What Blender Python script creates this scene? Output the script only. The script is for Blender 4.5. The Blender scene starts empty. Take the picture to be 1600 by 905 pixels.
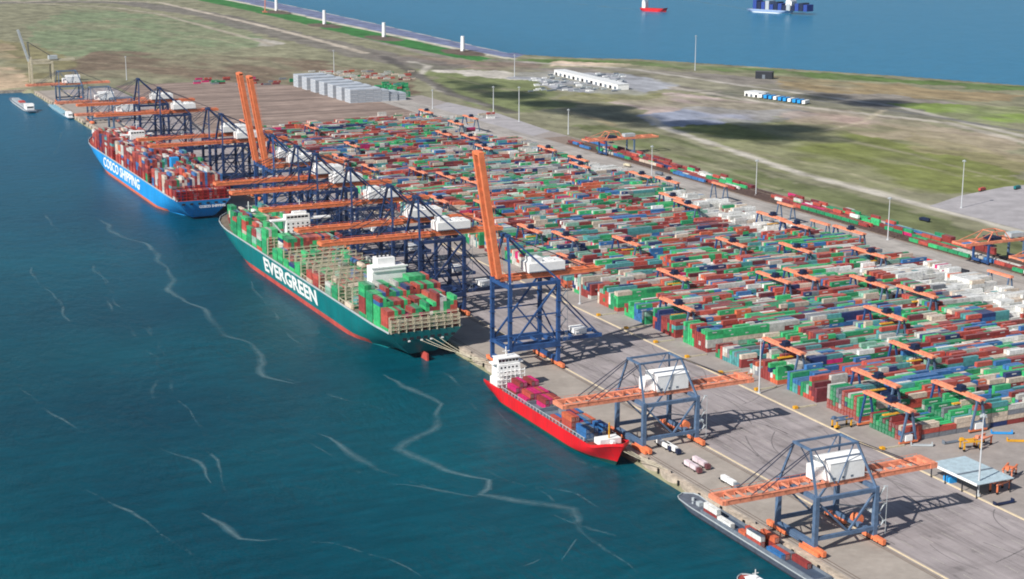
import bpy, math, random
import numpy as np
from mathutils import Vector, Matrix
random.seed(7); rng = np.random.default_rng(11)
SC = bpy.context.scene
COL = SC.collection
# World axes: X = inland from the basin (quay edge at X=424), Y = along the quay away from the
# viewer, Z = up (water 0, terminal 5). The viewer hovers at (0,0,300).
HC = 300.0
PITCH = math.atan((452.5+155)/2540.0)
YAW = None
_d = Vector((-440-800, 2540*math.cos(PITCH)+(452.5+155)*math.sin(PITCH), 0)).normalized()
# image-aligned horizontal basis expressed in world coordinates
uy = Vector((_d.x, _d.y)); vx = Vector((uy.y, -uy.x))
def w_from_cam(rx, fy):           # right / forward metres -> world X,Y
    return (rx*vx.x + fy*vx.y, rx*uy.x + fy*uy.y)
R_ = Vector((*w_from_cam(1, 0), 0)); Fh = Vector((*w_from_cam(0, 1), 0))
Fc = Fh*math.cos(PITCH) + Vector((0, 0, -math.sin(PITCH)))
Uc = Fh*math.sin(PITCH) + Vector((0, 0, math.cos(PITCH)))
def at(px, py, z=5.0):            # a point of the photograph (1600 wide) on the level z
    d = R_*(px-800) - Uc*(py-452.5) + Fc*2540
    t = (z-HC)/d.z
    return (d.x*t, d.y*t)
def proj(x, y, z):
    P = Vector((x, y, z-HC)); dd = P.dot(Fc)
    return 800+2540*P.dot(R_)/dd, 452.5-2540*P.dot(Uc)/dd

# ------------------------------------------------------------------ materials
def lin(c):
    return tuple(((v/255)/12.92 if v/255 <= .04045 else ((v/255+.055)/1.055)**2.4) for v in c)
MATS = {}
def mat(name, rgb, rough=.6, metal=0.0, noise=0.12, scale=.35, spec=.4, streak=0, bump=0):
    if name in MATS: return MATS[name]
    m = bpy.data.materials.new(name); m.use_nodes = True; nt = m.node_tree; N = nt.nodes; L = nt.links
    b = N['Principled BSDF']; b.inputs['Roughness'].default_value = rough; b.inputs['Metallic'].default_value = metal
    b.inputs['Specular IOR Level'].default_value = spec
    base = lin(rgb)
    tc = N.new('ShaderNodeTexCoord'); nz = N.new('ShaderNodeTexNoise'); nz.inputs['Scale'].default_value = scale
    nz.inputs['Detail'].default_value = 5; nz.inputs['Roughness'].default_value = .65
    mp = N.new('ShaderNodeMapping'); mp.inputs['Scale'].default_value = (1, 1, .35 if streak else 1)
    L.new(tc.outputs['Object'], mp.inputs['Vector']); L.new(mp.outputs['Vector'], nz.inputs['Vector'])
    r = N.new('ShaderNodeValToRGB'); r.color_ramp.elements[0].position = .3; r.color_ramp.elements[1].position = .7
    r.color_ramp.elements[0].color = tuple(c*(1-noise*1.6) for c in base)+(1,)
    r.color_ramp.elements[1].color = tuple(min(1, c*(1+noise)) for c in base)+(1,)
    L.new(nz.outputs['Fac'], r.inputs['Fac']); L.new(r.outputs['Color'], b.inputs['Base Color'])
    if streak:
        mp2 = N.new('ShaderNodeMapping'); mp2.inputs['Scale'].default_value = (.5, .5, .03); L.new(tc.outputs['Object'], mp2.inputs['Vector'])
        n2 = N.new('ShaderNodeTexNoise'); n2.inputs['Scale'].default_value = 1; n2.inputs['Detail'].default_value = 4; L.new(mp2.outputs['Vector'], n2.inputs['Vector'])
        m2 = N.new('ShaderNodeMapRange'); m2.inputs['From Min'].default_value = .52; m2.inputs['From Max'].default_value = .75; m2.inputs['To Max'].default_value = .55; L.new(n2.outputs['Fac'], m2.inputs['Value'])
        x2 = N.new('ShaderNodeMix'); x2.data_type = 'RGBA'; x2.inputs['B'].default_value = tuple(c*.45+.05 for c in base)+(1,); L.new(m2.outputs['Result'], x2.inputs['Factor']); L.new(r.outputs['Color'], x2.inputs['A']); L.new(x2.outputs['Result'], b.inputs['Base Color'])
    if bump:
        bp = N.new('ShaderNodeBump'); bp.inputs['Strength'].default_value = bump; L.new(nz.outputs['Fac'], bp.inputs['Height']); L.new(bp.outputs['Normal'], b.inputs['Normal'])
    MATS[name] = m; return m
M_blue = mat('crane_blue', (44, 80, 132), .5, noise=.25, scale=.2)
M_grey = mat('crane_faded_blue', (88, 112, 142), .55, noise=.2, scale=.3)
M_navy = mat('crane_navy', (36, 58, 100), .5, noise=.25, scale=.2)
M_dkblue = mat('crane_dark_blue', (28, 40, 70), .5, noise=.2)
M_orange = mat('crane_orange', (236, 132, 88), .55, noise=.16, scale=.25)
M_orange2 = mat('faded_orange', (232, 146, 114), .6, noise=.2, scale=.3)
M_yellow = mat('yellow_paint', (225, 165, 40), .5)
M_white = mat('white_paint', (246, 246, 244), .5, noise=.06)
M_glass = mat('dark_glass', (25, 32, 40), .1, spec=.8)
M_dark = mat('dark_steel', (38, 42, 52), .6)
M_black = mat('black_rubber', (22, 22, 24), .8)
M_cream = mat('cream_steel', (205, 196, 172), .55, noise=.15)
M_lgrey = mat('light_grey_paint', (180, 188, 192), .5, noise=.1)
M_mgrey = mat('mid_grey_paint', (112, 122, 134), .55, noise=.15)
M_hgreen = mat('hull_green', (16, 122, 126), .4, noise=.14, scale=.06, streak=1)
M_hred = mat('antifouling_red', (196, 84, 76), .6, noise=.2, scale=.1)
M_hblue = mat('hull_blue', (40, 158, 232), .4, noise=.1, scale=.06, streak=1)
M_shipred = mat('hull_bright_red', (222, 30, 40), .45, noise=.12, scale=.1, streak=1)
M_boot = mat('boot_dark_green', (24, 70, 66), .6)
M_deck = mat('deck_paint', (120, 110, 98), .7, noise=.25, scale=.3)
M_deckred = mat('deck_red_paint', (150, 66, 58), .7, noise=.25, scale=.3)
M_magenta = mat('magenta_paint', (212, 52, 118), .5)
M_concrete = mat('quay_concrete', (186, 172, 156), .85, noise=.28, scale=.25, bump=.2)
M_mast = mat('galvanised_steel', (196, 200, 204), .45, noise=.08)
M_tower = mat('tower_white', (238, 240, 242), .5, noise=.04)
M_pipe = mat('cable_steel', (52, 58, 78), .6)

# container paints
PAL = {'dark red': (146, 62, 60), 'brown red': (186, 84, 72), 'maroon': (120, 54, 62), 'green': (44, 146, 98), 'bright green': (62, 182, 114),
       'light grey': (200, 200, 194), 'cream': (212, 196, 178), 'blue': (58, 114, 172), 'navy blue': (40, 58, 108), 'teal': (84, 154, 156),
       'orange': (208, 108, 76), 'grey': (128, 132, 140), 'pale green': (136, 178, 160), 'magenta': (204, 44, 112), 'white': (232, 232, 228)}
PN = list(PAL)
PW = np.array([.14, .17, .08, .09, .10, .10, .08, .07, .045, .07, .04, .035, .055, .008, .025]); PW /= PW.sum()

# ------------------------------------------------------------------ mesh builder
class MB:
    def __init__(s): s.v = []; s.f = []; s.m = []
    def _add(s, vs, fs, m):
        o = len(s.v); s.v += vs; s.f += [tuple(i+o for i in f) for f in fs]; s.m += [m]*len(fs); return s
    def box(s, x0, x1, y0, y1, z0, z1, m=0):
        vs = [(x0,y0,z0),(x1,y0,z0),(x1,y1,z0),(x0,y1,z0),(x0,y0,z1),(x1,y0,z1),(x1,y1,z1),(x0,y1,z1)]
        return s._add(vs, [(0,3,2,1),(4,5,6,7),(0,1,5,4),(1,2,6,5),(2,3,7,6),(3,0,4,7)], m)
    def beam(s, p, q, w, h=None, m=0):
        h = h or w; p = Vector(p); q = Vector(q); d = (q-p).normalized()
        up = Vector((0,0,1)) if abs(d.z) < .95 else Vector((0,1,0))
        a = d.cross(up).normalized(); b = a.cross(d).normalized(); vs = []
        for c in (p, q):
            for sa, sb in ((-1,-1),(1,-1),(1,1),(-1,1)): vs.append(tuple(c + a*sa*w/2 + b*sb*h/2))
        return s._add(vs, [(0,1,2,3),(7,6,5,4),(0,4,5,1),(1,5,6,2),(2,6,7,3),(3,7,4,0)], m)
    def cyl(s, p, q, r0, r1=None, n=8, m=0):
        r1 = r0 if r1 is None else r1; p = Vector(p); q = Vector(q); d = (q-p).normalized()
        up = Vector((0,0,1)) if abs(d.z) < .95 else Vector((0,1,0))
        a = d.cross(up).normalized(); b = a.cross(d).normalized(); vs = []
        for c, r in ((p, r0), (q, r1)):
            for i in range(n):
                t = 2*math.pi*i/n; vs.append(tuple(c + a*r*math.cos(t) + b*r*math.sin(t)))
        fs = [(i, (i+1) % n, n+(i+1) % n, n+i) for i in range(n)] + [tuple(range(n))[::-1], tuple(range(n, 2*n))]
        return s._add(vs, fs, m)
    def build(s, name, mats, parent=None, loc=None):
        me = bpy.data.meshes.new(name); me.from_pydata(s.v, [], s.f); me.update()
        if not isinstance(mats, (list, tuple)): mats = [mats]
        for m in mats: me.materials.append(m)
        if len(mats) > 1: me.polygons.foreach_set('material_index', s.m)
        o = bpy.data.objects.new(name, me); COL.objects.link(o)
        if parent: o.parent = parent
        if loc: o.location = loc
        return o
def tag(o, label=None, cat=None, group=None, kind=None):
    if label: o['label'] = label
    if cat: o['category'] = cat
    if group: o['group'] = group
    if kind: o['kind'] = kind
    return o
def empty(name, loc, rz=0):
    o = bpy.data.objects.new(name, None); COL.objects.link(o); o.location = loc; o.rotation_euler = (0, 0, rz); o.empty_display_size = 2; return o
def copy_tree(o, parent=None):
    c = o.copy(); COL.objects.link(c); c.parent = parent
    for ch in o.children: copy_tree(ch, c)
    return c
def text_mesh(s, size, bold=.0, extrude=.03):
    cu = bpy.data.curves.new('lettering', 'FONT'); cu.body = s; cu.size = size; cu.offset = bold; cu.extrude = extrude; cu.resolution_u = 2
    cu.align_x = 'CENTER'; cu.align_y = 'CENTER'
    o = bpy.data.objects.new('tmp', cu); COL.objects.link(o); bpy.context.view_layer.update()
    me = bpy.data.meshes.new_from_object(o.evaluated_get(bpy.context.evaluated_depsgraph_get())); bpy.data.objects.remove(o)
    me.materials.clear(); me.materials.append(M_white)
    return me
def put_text(me, name, parent, loc, facing, sx=1, sy=1, fit=None):
    if fit:
        xs_ = [v.co.x for v in me.vertices]; ys_ = [v.co.y for v in me.vertices]; sx = fit[0]/(max(xs_)-min(xs_)); sy = fit[1]/(max(ys_)-min(ys_))
    o = bpy.data.objects.new(name, me); COL.objects.link(o); o.parent = parent
    if facing == '-x': Mx = Matrix(((0,0,-1),(-1,0,0),(0,1,0)))
    elif facing == '-y': Mx = Matrix(((1,0,0),(0,0,-1),(0,1,0)))
    o.matrix_local = Matrix.Translation(loc) @ Mx.to_4x4() @ Matrix.Diagonal((sx, sy, 1, 1)); return o

# ------------------------------------------------------------------ value noise for terrain
def vnoise(x, y, sc, seed):
    g = np.random.default_rng(seed).random((256, 256)); x = x/sc; y = y/sc
    i = np.floor(x).astype(int); j = np.floor(y).astype(int); fx = x-i; fy = y-j
    fx = fx*fx*(3-2*fx); fy = fy*fy*(3-2*fy); i %= 256; j %= 256; i1 = (i+1) % 256; j1 = (j+1) % 256
    return (g[i,j]*(1-fx)+g[i1,j]*fx)*(1-fy)+(g[i,j1]*(1-fx)+g[i1,j1]*fx)*fy
def inpoly(x, y, P):
    c = np.zeros(x.shape, bool); n = len(P)
    for k in range(n):
        x1, y1 = P[k]; x2, y2 = P[(k+1) % n]
        if y1 == y2: continue
        t = ((y1 > y) != (y2 > y)) & (x < (x2-x1)*(y-y1)/(y2-y1)+x1); c ^= t
    return c
def polyline_dist(x, y, P):
    d = np.full(x.shape, 1e9)
    for k in range(len(P)-1):
        ax, ay = P[k]; bx, by = P[k+1]; ex, ey = bx-ax, by-ay
        t = np.clip(((x-ax)*ex+(y-ay)*ey)/(ex*ex+ey*ey), 0, 1)
        d = np.minimum(d, np.hypot(x-ax-t*ex, y-ay-t*ey))
    return d

# ------------------------------------------------------------------ water
def water_material():
    m = bpy.data.materials.new('sea_water'); m.use_nodes = True; nt = m.node_tree; N = nt.nodes; L = nt.links; b = N['Principled BSDF']
    b.inputs['Roughness'].default_value = .28; b.inputs['IOR'].default_value = 1.33; b.inputs['Specular IOR Level'].default_value = .1
    tc = N.new('ShaderNodeTexCoord')
    n1 = N.new('ShaderNodeTexNoise'); n1.inputs['Scale'].default_value = .004; n1.inputs['Detail'].default_value = 4
    L.new(tc.outputs['Object'], n1.inputs['Vector'])
    r = N.new('ShaderNodeValToRGB'); r.color_ramp.elements[0].position = .32; r.color_ramp.elements[1].position = .7
    r.color_ramp.elements[0].color = (.0005, .040, .066, 1); r.color_ramp.elements[1].color = (.0007, .080, .110, 1)
    L.new(n1.outputs['Fac'], r.inputs['Fac'])
    # open sea bluer and paler than the basin: haze and sky reflection painted in
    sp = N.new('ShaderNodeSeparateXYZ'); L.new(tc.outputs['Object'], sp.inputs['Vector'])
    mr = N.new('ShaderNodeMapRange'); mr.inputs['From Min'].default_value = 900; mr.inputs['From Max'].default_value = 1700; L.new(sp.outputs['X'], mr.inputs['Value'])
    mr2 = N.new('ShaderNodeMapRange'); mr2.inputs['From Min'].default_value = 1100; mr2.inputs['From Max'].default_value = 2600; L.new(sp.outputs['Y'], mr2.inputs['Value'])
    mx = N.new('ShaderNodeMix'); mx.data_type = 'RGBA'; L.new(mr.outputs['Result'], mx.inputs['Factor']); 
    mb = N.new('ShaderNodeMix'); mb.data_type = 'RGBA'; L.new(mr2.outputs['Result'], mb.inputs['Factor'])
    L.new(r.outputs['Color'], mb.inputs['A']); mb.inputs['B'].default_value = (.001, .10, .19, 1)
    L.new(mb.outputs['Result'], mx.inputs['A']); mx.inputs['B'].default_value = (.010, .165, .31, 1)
    mpw = N.new('ShaderNodeMapping'); mpw.inputs['Rotation'].default_value = (0, 0, math.radians(-25)); mpw.inputs['Scale'].default_value = (.22, 1, 1); L.new(tc.outputs['Object'], mpw.inputs['Vector'])
    nw = N.new('ShaderNodeTexNoise'); nw.inputs['Scale'].default_value = .13; nw.inputs['Detail'].default_value = 9; nw.inputs['Roughness'].default_value = .7; L.new(mpw.outputs['Vector'], nw.inputs['Vector'])
    mrw = N.new('ShaderNodeMapRange'); mrw.inputs['From Min'].default_value = .3; mrw.inputs['From Max'].default_value = .7; mrw.inputs['To Min'].default_value = .68; mrw.inputs['To Max'].default_value = 1.3; L.new(nw.outputs['Fac'], mrw.inputs['Value'])
    mxw = N.new('ShaderNodeMix'); mxw.data_type = 'RGBA'; mxw.blend_type = 'MULTIPLY'; mxw.inputs['Factor'].default_value = 1; L.new(mx.outputs['Result'], mxw.inputs['A']); L.new(mrw.outputs['Result'], mxw.inputs['B'])
    L.new(mxw.outputs['Result'], b.inputs['Base Color'])
    # wind ripples
    mp = N.new('ShaderNodeMapping'); mp.inputs['Rotation'].default_value = (0, 0, math.radians(-20)); mp.inputs['Scale'].default_value = (1, .38, 1)
    L.new(tc.outputs['Object'], mp.inputs['Vector'])
    n2 = N.new('ShaderNodeTexNoise'); n2.inputs['Scale'].default_value = .16; n2.inputs['Detail'].default_value = 7; n2.inputs['Roughness'].default_value = .62
    L.new(mp.outputs['Vector'], n2.inputs['Vector'])
    n3 = N.new('ShaderNodeTexNoise'); n3.inputs['Scale'].default_value = .012; n3.inputs['Detail'].default_value = 3
    L.new(tc.outputs['Object'], n3.inputs['Vector'])
    mr3 = N.new('ShaderNodeMapRange'); mr3.inputs['From Min'].default_value = .35; mr3.inputs['From Max'].default_value = .65; mr3.inputs['To Min'].default_value = .25; mr3.inputs['To Max'].default_value = .75
    L.new(n3.outputs['Fac'], mr3.inputs['Value'])
    bp = N.new('ShaderNodeBump'); bp.inputs['Distance'].default_value = 1.6; L.new(mr3.outputs['Result'], bp.inputs['Strength'])
    L.new(n2.outputs['Fac'], bp.inputs['Height']); L.new(bp.outputs['Normal'], b.inputs['Normal'])
    return m
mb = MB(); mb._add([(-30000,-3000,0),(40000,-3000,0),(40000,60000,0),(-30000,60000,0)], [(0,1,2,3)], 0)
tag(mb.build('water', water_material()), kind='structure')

# ------------------------------------------------------------------ terrain
def P(*pts): return [at(x, y) for x, y in pts]
COAST = [at(*q) for q in ((1900,172),(1600,133),(1400,118),(1200,105),(1000,92),(900,90),(820,85),(745,69),(600,37),(520,20),(437,3),(300,-24),(0,-75),(-400,-130))]
LAND = [(424,-300)] + [(424,2672)] + [at(60,141), at(-10,139), at(-500,132), at(-700,60)] + COAST[::-1] + [(2900, -300)]
def terrain():
    xs = np.concatenate([np.arange(-700, 420, 24), np.arange(420, 2300, 7), np.arange(2300, 3000, 24)])
    ys = np.concatenate([np.arange(-300, 900, 30), np.arange(900, 3600, 8), np.arange(3600, 9000, 24)])
    X, Y = np.meshgrid(xs, ys, indexing='ij'); nx, ny = X.shape
    wx = X+(vnoise(X, Y, 60, 1)-.5)*34+(vnoise(X, Y, 17, 2)-.5)*12; wy = Y+(vnoise(X, Y, 60, 3)-.5)*70+(vnoise(X, Y, 17, 4)-.5)*24
    inside = inpoly(X, Y, LAND)
    Z = np.where(inside, 4.9, -3.0)
    C = np.zeros((nx, ny, 3))
    def setc(mask, col, a=1.0):
        C[mask] = C[mask]*(1-a)+np.array(lin(col))*a
    C[:] = lin((138, 136, 112))
    # large soft variation of dry grass, moss and bare sand
    n = vnoise(X, Y, 130, 5)*.5+vnoise(X, Y, 40, 6)*.3+vnoise(X, Y, 14, 7)*.2
    C = C*(0.8+.42*n)[..., None]
    big = vnoise(X, Y*.45, 90, 8)*.6+vnoise(X, Y*.45, 28, 9)*.4
    def patch(pts, col, a=1.0, soft=.25, warp=True):
        Q = P(*pts); m = inpoly(wx, wy, Q) if warp else inpoly(X, Y, Q)
        k = np.clip((big-.5)/soft+.5+.35, .35, 1)*a
        cc = np.array(lin(col))*(0.86+.3*n)[..., None]; kk = (k*m)[..., None]
        C[:] = C*(1-kk)+cc*kk
    patch([(120,12),(380,38),(420,70),(300,92),(60,85),(40,40)], (126,138,108))
    patch([(150,78),(480,92),(640,125),(640,150),(300,125),(60,118)], (122,108,92))
    patch([(0,60),(60,75),(120,95),(100,125),(40,130),(0,100)], (134,128,96))
    patch([(-40,92),(12,104),(58,135),(20,139),(-60,139)], (188,166,140))
    patch([(-40,60),(10,70),(30,90),(0,95),(-40,88)], (158,142,116))
    patch([(390,60),(440,66),(430,74),(400,72)], (170,165,155))
    patch([(560,78),(700,92),(830,97),(830,112),(700,104),(620,100)], (138,124,112))
    patch([(640,98),(700,140),(760,175),(900,170),(830,120)], (124,132,92))
    patch([(680,108),(760,108),(850,118),(850,128),(760,122),(690,116)], (196,190,180))
    patch([(740,88),(1000,96),(1200,109),(1400,122),(1640,138),(1640,146),(1400,130),(1200,117),(1000,103),(740,95)], (98,120,70))
    patch([(855,95),(980,100),(975,105),(850,103)], (206,186,166))
    patch([(790,104),(1000,108),(1150,118),(1400,145),(1600,180),(1600,200),(1300,165),(1060,140),(820,115)], (140,134,126))
    patch([(1220,120),(1400,132),(1600,150),(1600,162),(1400,150),(1200,135)], (150,134,104))
    patch([(820,112),(1000,118),(1060,132),(1000,150),(880,142),(810,122)], (164,166,172), 1, .2)
    patch([(880,142),(1060,150),(1040,162),(900,158)], (134,132,84))
    patch([(1150,135),(1300,158),(1460,172),(1460,186),(1280,176),(1120,150)], (118,118,106))
    patch([(955,160),(1080,148),(1200,160),(1330,172),(1420,190),(1250,190),(1010,182)], (178,162,156))
    patch([(1005,176),(1110,166),(1240,172),(1300,182),(1180,192),(1080,198),(1015,192)], (150,156,172))
    patch([(1050,195),(1250,185),(1420,195),(1600,230),(1600,300),(1380,300),(1150,250)], (122,128,76))
    patch([(1220,175),(1330,170),(1600,218),(1600,250),(1420,222),(1260,198)], (166,152,134), .8)
    patch([(1240,176),(1370,182),(1350,198),(1230,192)], (184,160,150), .9)
    patch([(1380,158),(1600,168),(1600,200),(1480,185)], (128,146,80))
    patch([(1040,212),(1250,282),(1440,332),(1600,385),(1600,420),(1300,330),(900,200),(950,195)], (114,120,84))
    patch([(1400,205),(1600,245),(1600,268),(1430,232)], (152,142,112), .7)
    # roads and tracks pressed into the ground sheet
    def road(pts, w, col, a=1.0, jit=.3):
        d = polyline_dist(X, Y, P(*pts))+(vnoise(X, Y, 25, 21)-.5)*w*jit
        k = (np.clip((w/2-d)/4+.5, 0, 1)*a)[..., None]; C[:] = C*(1-k)+np.array(lin(col))*k
    road([(-100,6),(100,3),(200,4),(330,24),(450,55),(600,90),(690,105)], 95, (122,116,112), .8)
    road([(-60,3),(150,1),(250,4),(400,38),(480,58),(570,83)], 18, (196,184,168), .9)
    road([(30,4),(170,11),(250,22),(330,44),(405,64),(425,70)], 16, (176,166,150), .8)
    road([(440,22),(560,55),(690,88),(830,98)], 40, (146,138,132), .8)
    road([(640,96),(670,103),(655,118),(690,142),(760,165)], 14, (186,180,170), .9)
    road([(600,88),(660,122),(710,148),(800,176)], 22, (92,88,86), .8)
    road([(1010,182),(1040,200),(1250,271),(1450,322),(1640,374)], 15, (196,190,178), 1)
    road([(880,172),(930,185),(960,196)], 12, (176,160,128), .7)
    road([(820,97),(980,107),(1150,132),(1400,166),(1640,222)], 13, (184,178,170), .8)
    road([(1050,136),(1180,158),(1300,172),(1480,192),(1640,232)], 16, (190,182,170), .8)
    road([(1200,146),(1420,176),(1640,212)], 12, (112,112,112), .8)
    road([(1380,172),(1350,190),(1290,204)], 8, (196,184,160), .6)
    for q in ([(1060,240),(1200,290),(1330,330)], [(1300,215),(1420,240),(1600,290)], [(1100,225),(1300,262),(1420,300)], [(1420,255),(1500,275),(1600,275)], [(640,40),(560,66),(480,40)],
              [(60,30),(200,45),(340,60),(400,80)], [(20,60),(150,75),(300,90),(480,100),(600,115)], [(100,95),(260,105),(420,115)], [(700,120),(760,135),(850,148)], [(900,150),(1000,158),(1050,150)], [(1250,130),(1400,145),(1600,172)]):
        road(q, 5, (172, 164, 140), .55)
    for q in ([(1050,215),(1250,285),(1440,338),(1600,388)], [(1010,150),(1120,142),(1200,150)], [(40,45),(180,62),(330,78)]):
        road(q, 7, (84, 92, 62), .6)
    # dike: green crest and grey block revetment towards the sea
    d = polyline_dist(X, Y, COAST)
    ys_ = (Y > 2950)
    PW_ = [(-60,-92),(300,-12),(440,17),(510,33),(600,52),(745,83),(800,92)]
    rev = P(*PW_)+[c for c in COAST if c[1] > 2900]
    setc(inside & inpoly(X, Y, rev), (120, 128, 158)); setc(inside & (d < 11) & ys_, (196, 196, 196))
    gp = P((437,17),(510,34),(600,53),(720,80),(770,92),(745,95),(700,88),(600,67),(510,46),(425,25),(300,-2),(-60,-74),(-60,-92),(300,-12)); setc(inpoly(X, Y, gp), (66, 122, 66))
    pd = polyline_dist(X, Y, P(*PW_)); setc(inside & (pd < 9), (200, 196, 180))
    for q in ((507,40),(600,60),(723,82),(432,19)):
        cx_, cy_ = at(*q); setc(np.hypot((X-cx_), (Y-cy_)*.4) < 34, (110, 98, 88))
    Z = np.where(inside & ys_ & (d < 60), 1.2+3.4*d/60, Z)
    V = np.stack([X, Y, Z], -1).reshape(-1, 3)
    idx = np.arange(nx*ny).reshape(nx, ny)
    F = np.stack([idx[:-1, :-1], idx[1:, :-1], idx[1:, 1:], idx[:-1, 1:]], -1).reshape(-1, 4)
    keep = inside.reshape(-1)[F].any(1); F = F[keep]
    me = bpy.data.meshes.new('ground'); me.vertices.add(len(V)); me.vertices.foreach_set('co', V.ravel())
    me.loops.add(len(F)*4); me.loops.foreach_set('vertex_index', F.ravel().astype(np.int32))
    me.polygons.add(len(F)); me.polygons.foreach_set('loop_start', np.arange(0, len(F)*4, 4, dtype=np.int32)); me.update(calc_edges=True)
    ca = me.color_attributes.new('soil', 'FLOAT_COLOR', 'POINT')
    ca.data.foreach_set('color', np.concatenate([np.clip(C, 0, 1), np.ones((nx, ny, 1))], -1).astype(np.float32).ravel())
    m = bpy.data.materials.new('coastal_grassland'); m.use_nodes = True; nt = m.node_tree; N = nt.nodes; L = nt.links; b = N['Principled BSDF']
    b.inputs['Roughness'].default_value = .95; b.inputs['Specular IOR Level'].default_value = .1
    a = N.new('ShaderNodeAttribute'); a.attribute_name = 'soil'; tc = N.new('ShaderNodeTexCoord')
    mp = N.new('ShaderNodeMapping'); mp.inputs['Scale'].default_value = (1, .5, 1); L.new(tc.outputs['Object'], mp.inputs['Vector'])
    nz = N.new('ShaderNodeTexNoise'); nz.inputs['Scale'].default_value = .035; nz.inputs['Detail'].default_value = 9; nz.inputs['Roughness'].default_value = .7
    L.new(mp.outputs['Vector'], nz.inputs['Vector'])
    mr = N.new('ShaderNodeMapRange'); mr.inputs['From Min'].default_value = .3; mr.inputs['From Max'].default_value = .7; mr.inputs['To Min'].default_value = .52; mr.inputs['To Max'].default_value = 1.34
    L.new(nz.outputs['Fac'], mr.inputs['Value'])
    mx = N.new('ShaderNodeMix'); mx.data_type = 'RGBA'; mx.blend_type = 'MULTIPLY'; mx.inputs['Factor'].default_value = 1
    L.new(a.outputs['Color'], mx.inputs['A']); L.new(mr.outputs['Result'], mx.inputs['B']); L.new(mx.outputs['Result'], b.inputs['Base Color'])
    me.materials.append(m); o = bpy.data.objects.new('ground', me); COL.objects.link(o); tag(o, kind='structure')
terrain()

# ------------------------------------------------------------------ paving
def paving_material(name, rgb, kind):
    m = bpy.data.materials.new(name); m.use_nodes = True; nt = m.node_tree; N = nt.nodes; L = nt.links; b = N['Principled BSDF']
    b.inputs['Roughness'].default_value = .85; b.inputs['Specular IOR Level'].default_value = .2
    tc = N.new('ShaderNodeTexCoord'); base = lin(rgb)
    def noise(scale, sx, sy, lo, hi, a, bb, rot=0):
        mp = N.new('ShaderNodeMapping'); mp.inputs['Scale'].default_value = (sx, sy, 1); mp.inputs['Rotation'].default_value = (0, 0, rot); L.new(tc.outputs['Object'], mp.inputs['Vector'])
        n = N.new('ShaderNodeTexNoise'); n.inputs['Scale'].default_value = scale; n.inputs['Detail'].default_value = 6; n.inputs['Roughness'].default_value = .6; L.new(mp.outputs['Vector'], n.inputs['Vector'])
        r = N.new('ShaderNodeMapRange'); r.inputs['From Min'].default_value = lo; r.inputs['From Max'].default_value = hi; r.inputs['To Min'].default_value = a; r.inputs['To Max'].default_value = bb
        L.new(n.outputs['Fac'], r.inputs['Value']); return r.outputs['Result']
    fac = []
    fac.append(noise(.05, 1, 1, .35, .65, .86, 1.1))
    if kind == 'apron':
        fac.append(noise(.09, 3.2, .22, .5, .68, 1.0, .72)); fac.append(noise(.05, 2.2, .3, .36, .5, 1.14, 1.0, .25))
        fac.append(noise(.03, .5, 2.0, .52, .7, 1.0, .8, .12)); fac.append(noise(.16, 1.2, .5, .6, .74, 1.0, .66, .5)); fac.append(noise(.12, 4.5, .12, .56, .66, 1.0, .8, -.06))
    elif kind == 'field':
        fac.append(noise(.09, .05, 1.3, .42, .58, .68, 1.16)); fac.append(noise(.02, 1, 1, .35, .65, .86, 1.12))
    else:
        fac.append(noise(.3, 1, 1, .4, .7, .92, 1.05))
    cur = None; rgbn = N.new('ShaderNodeRGB'); rgbn.outputs[0].default_value = base+(1,); cur = rgbn.outputs[0]
    for f in fac:
        mx = N.new('ShaderNodeMix'); mx.data_type = 'RGBA'; mx.blend_type = 'MULTIPLY'; mx.inputs['Factor'].default_value = 1
        L.new(cur, mx.inputs['A']); L.new(f, mx.inputs['B']); cur = mx.outputs['Result']
    L.new(cur, b.inputs['Base Color']); return m
def sheet(name, poly, z, m, kind='structure'):
    s = MB(); s._add([(x, y, z) for x, y in poly], [tuple(range(len(poly)))], 0); return tag(s.build(name, m), kind=kind)
M_apron = paving_material('apron_asphalt', (160, 152, 152), 'apron'); M_quay = paving_material('quay_paving', (166, 157, 148), 'plain')
M_yard = paving_material('yard_paving', (160, 152, 147), 'plain'); M_field = paving_material('empty_stack_field', (150, 132, 122), 'field')
M_lot = paving_material('lot_paving', (172, 168, 170), 'plain'); M_bars = paving_material('truck_road', (172, 166, 160), 'apron')
def rect(x0, x1, y0, y1): return [(x0,y0),(x1,y0),(x1,y1),(x0,y1)]
sheet('pavement', rect(426.5, 960, 300, 2350), 5.0, M_yard)
sheet('quay_surface', rect(426.5, 464.2, 300, 2668), 5.03, M_quay)
sheet('apron_road', rect(466, 547, 300, 2668), 5.03, M_apron)
sheet('storage_field', [(556,2046),(905,2046),(905,2290),(850,2540),(720,2690),(556,2690)], 5.05, M_field)
sheet('yard_road', rect(872, 918, 300, 2390), 5.06, M_bars)
sheet('paved_lot', P((1452,322),(1500,306),(1570,292),(1700,280),(1700,385),(1600,360)), 5.05, M_lot)
sheet('road', P((560,190),(640,176),(700,160),(780,178),(860,205),(800,222),(640,200)), 5.04, M_lot)
M_line = mat('pale_kerb_line', (216, 200, 170), .8, noise=.1); M_rail = mat('rail_groove', (104, 88, 78), .8, noise=.2)
s = MB(); s.box(465.6, 466.5, 300, 2668, 4.9, 5.35); tag(s.build('kerb', M_line), kind='structure')
s = MB(); s.box(463.4, 463.8, 300, 2668, 5.0, 5.1); s.box(462.2, 462.6, 300, 2668, 5, 5.08); s.box(430.6, 431, 300, 2668, 5.0, 5.1); s.box(428.6, 429, 300, 2668, 5.0, 5.08); tag(s.build('crane_rail', M_rail), kind='structure')
s = MB(); s.box(546.9, 548.0, 300, 2046, 4.9, 5.5); tag(s.build('kerb', M_line), kind='structure')
s = MB()
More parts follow.
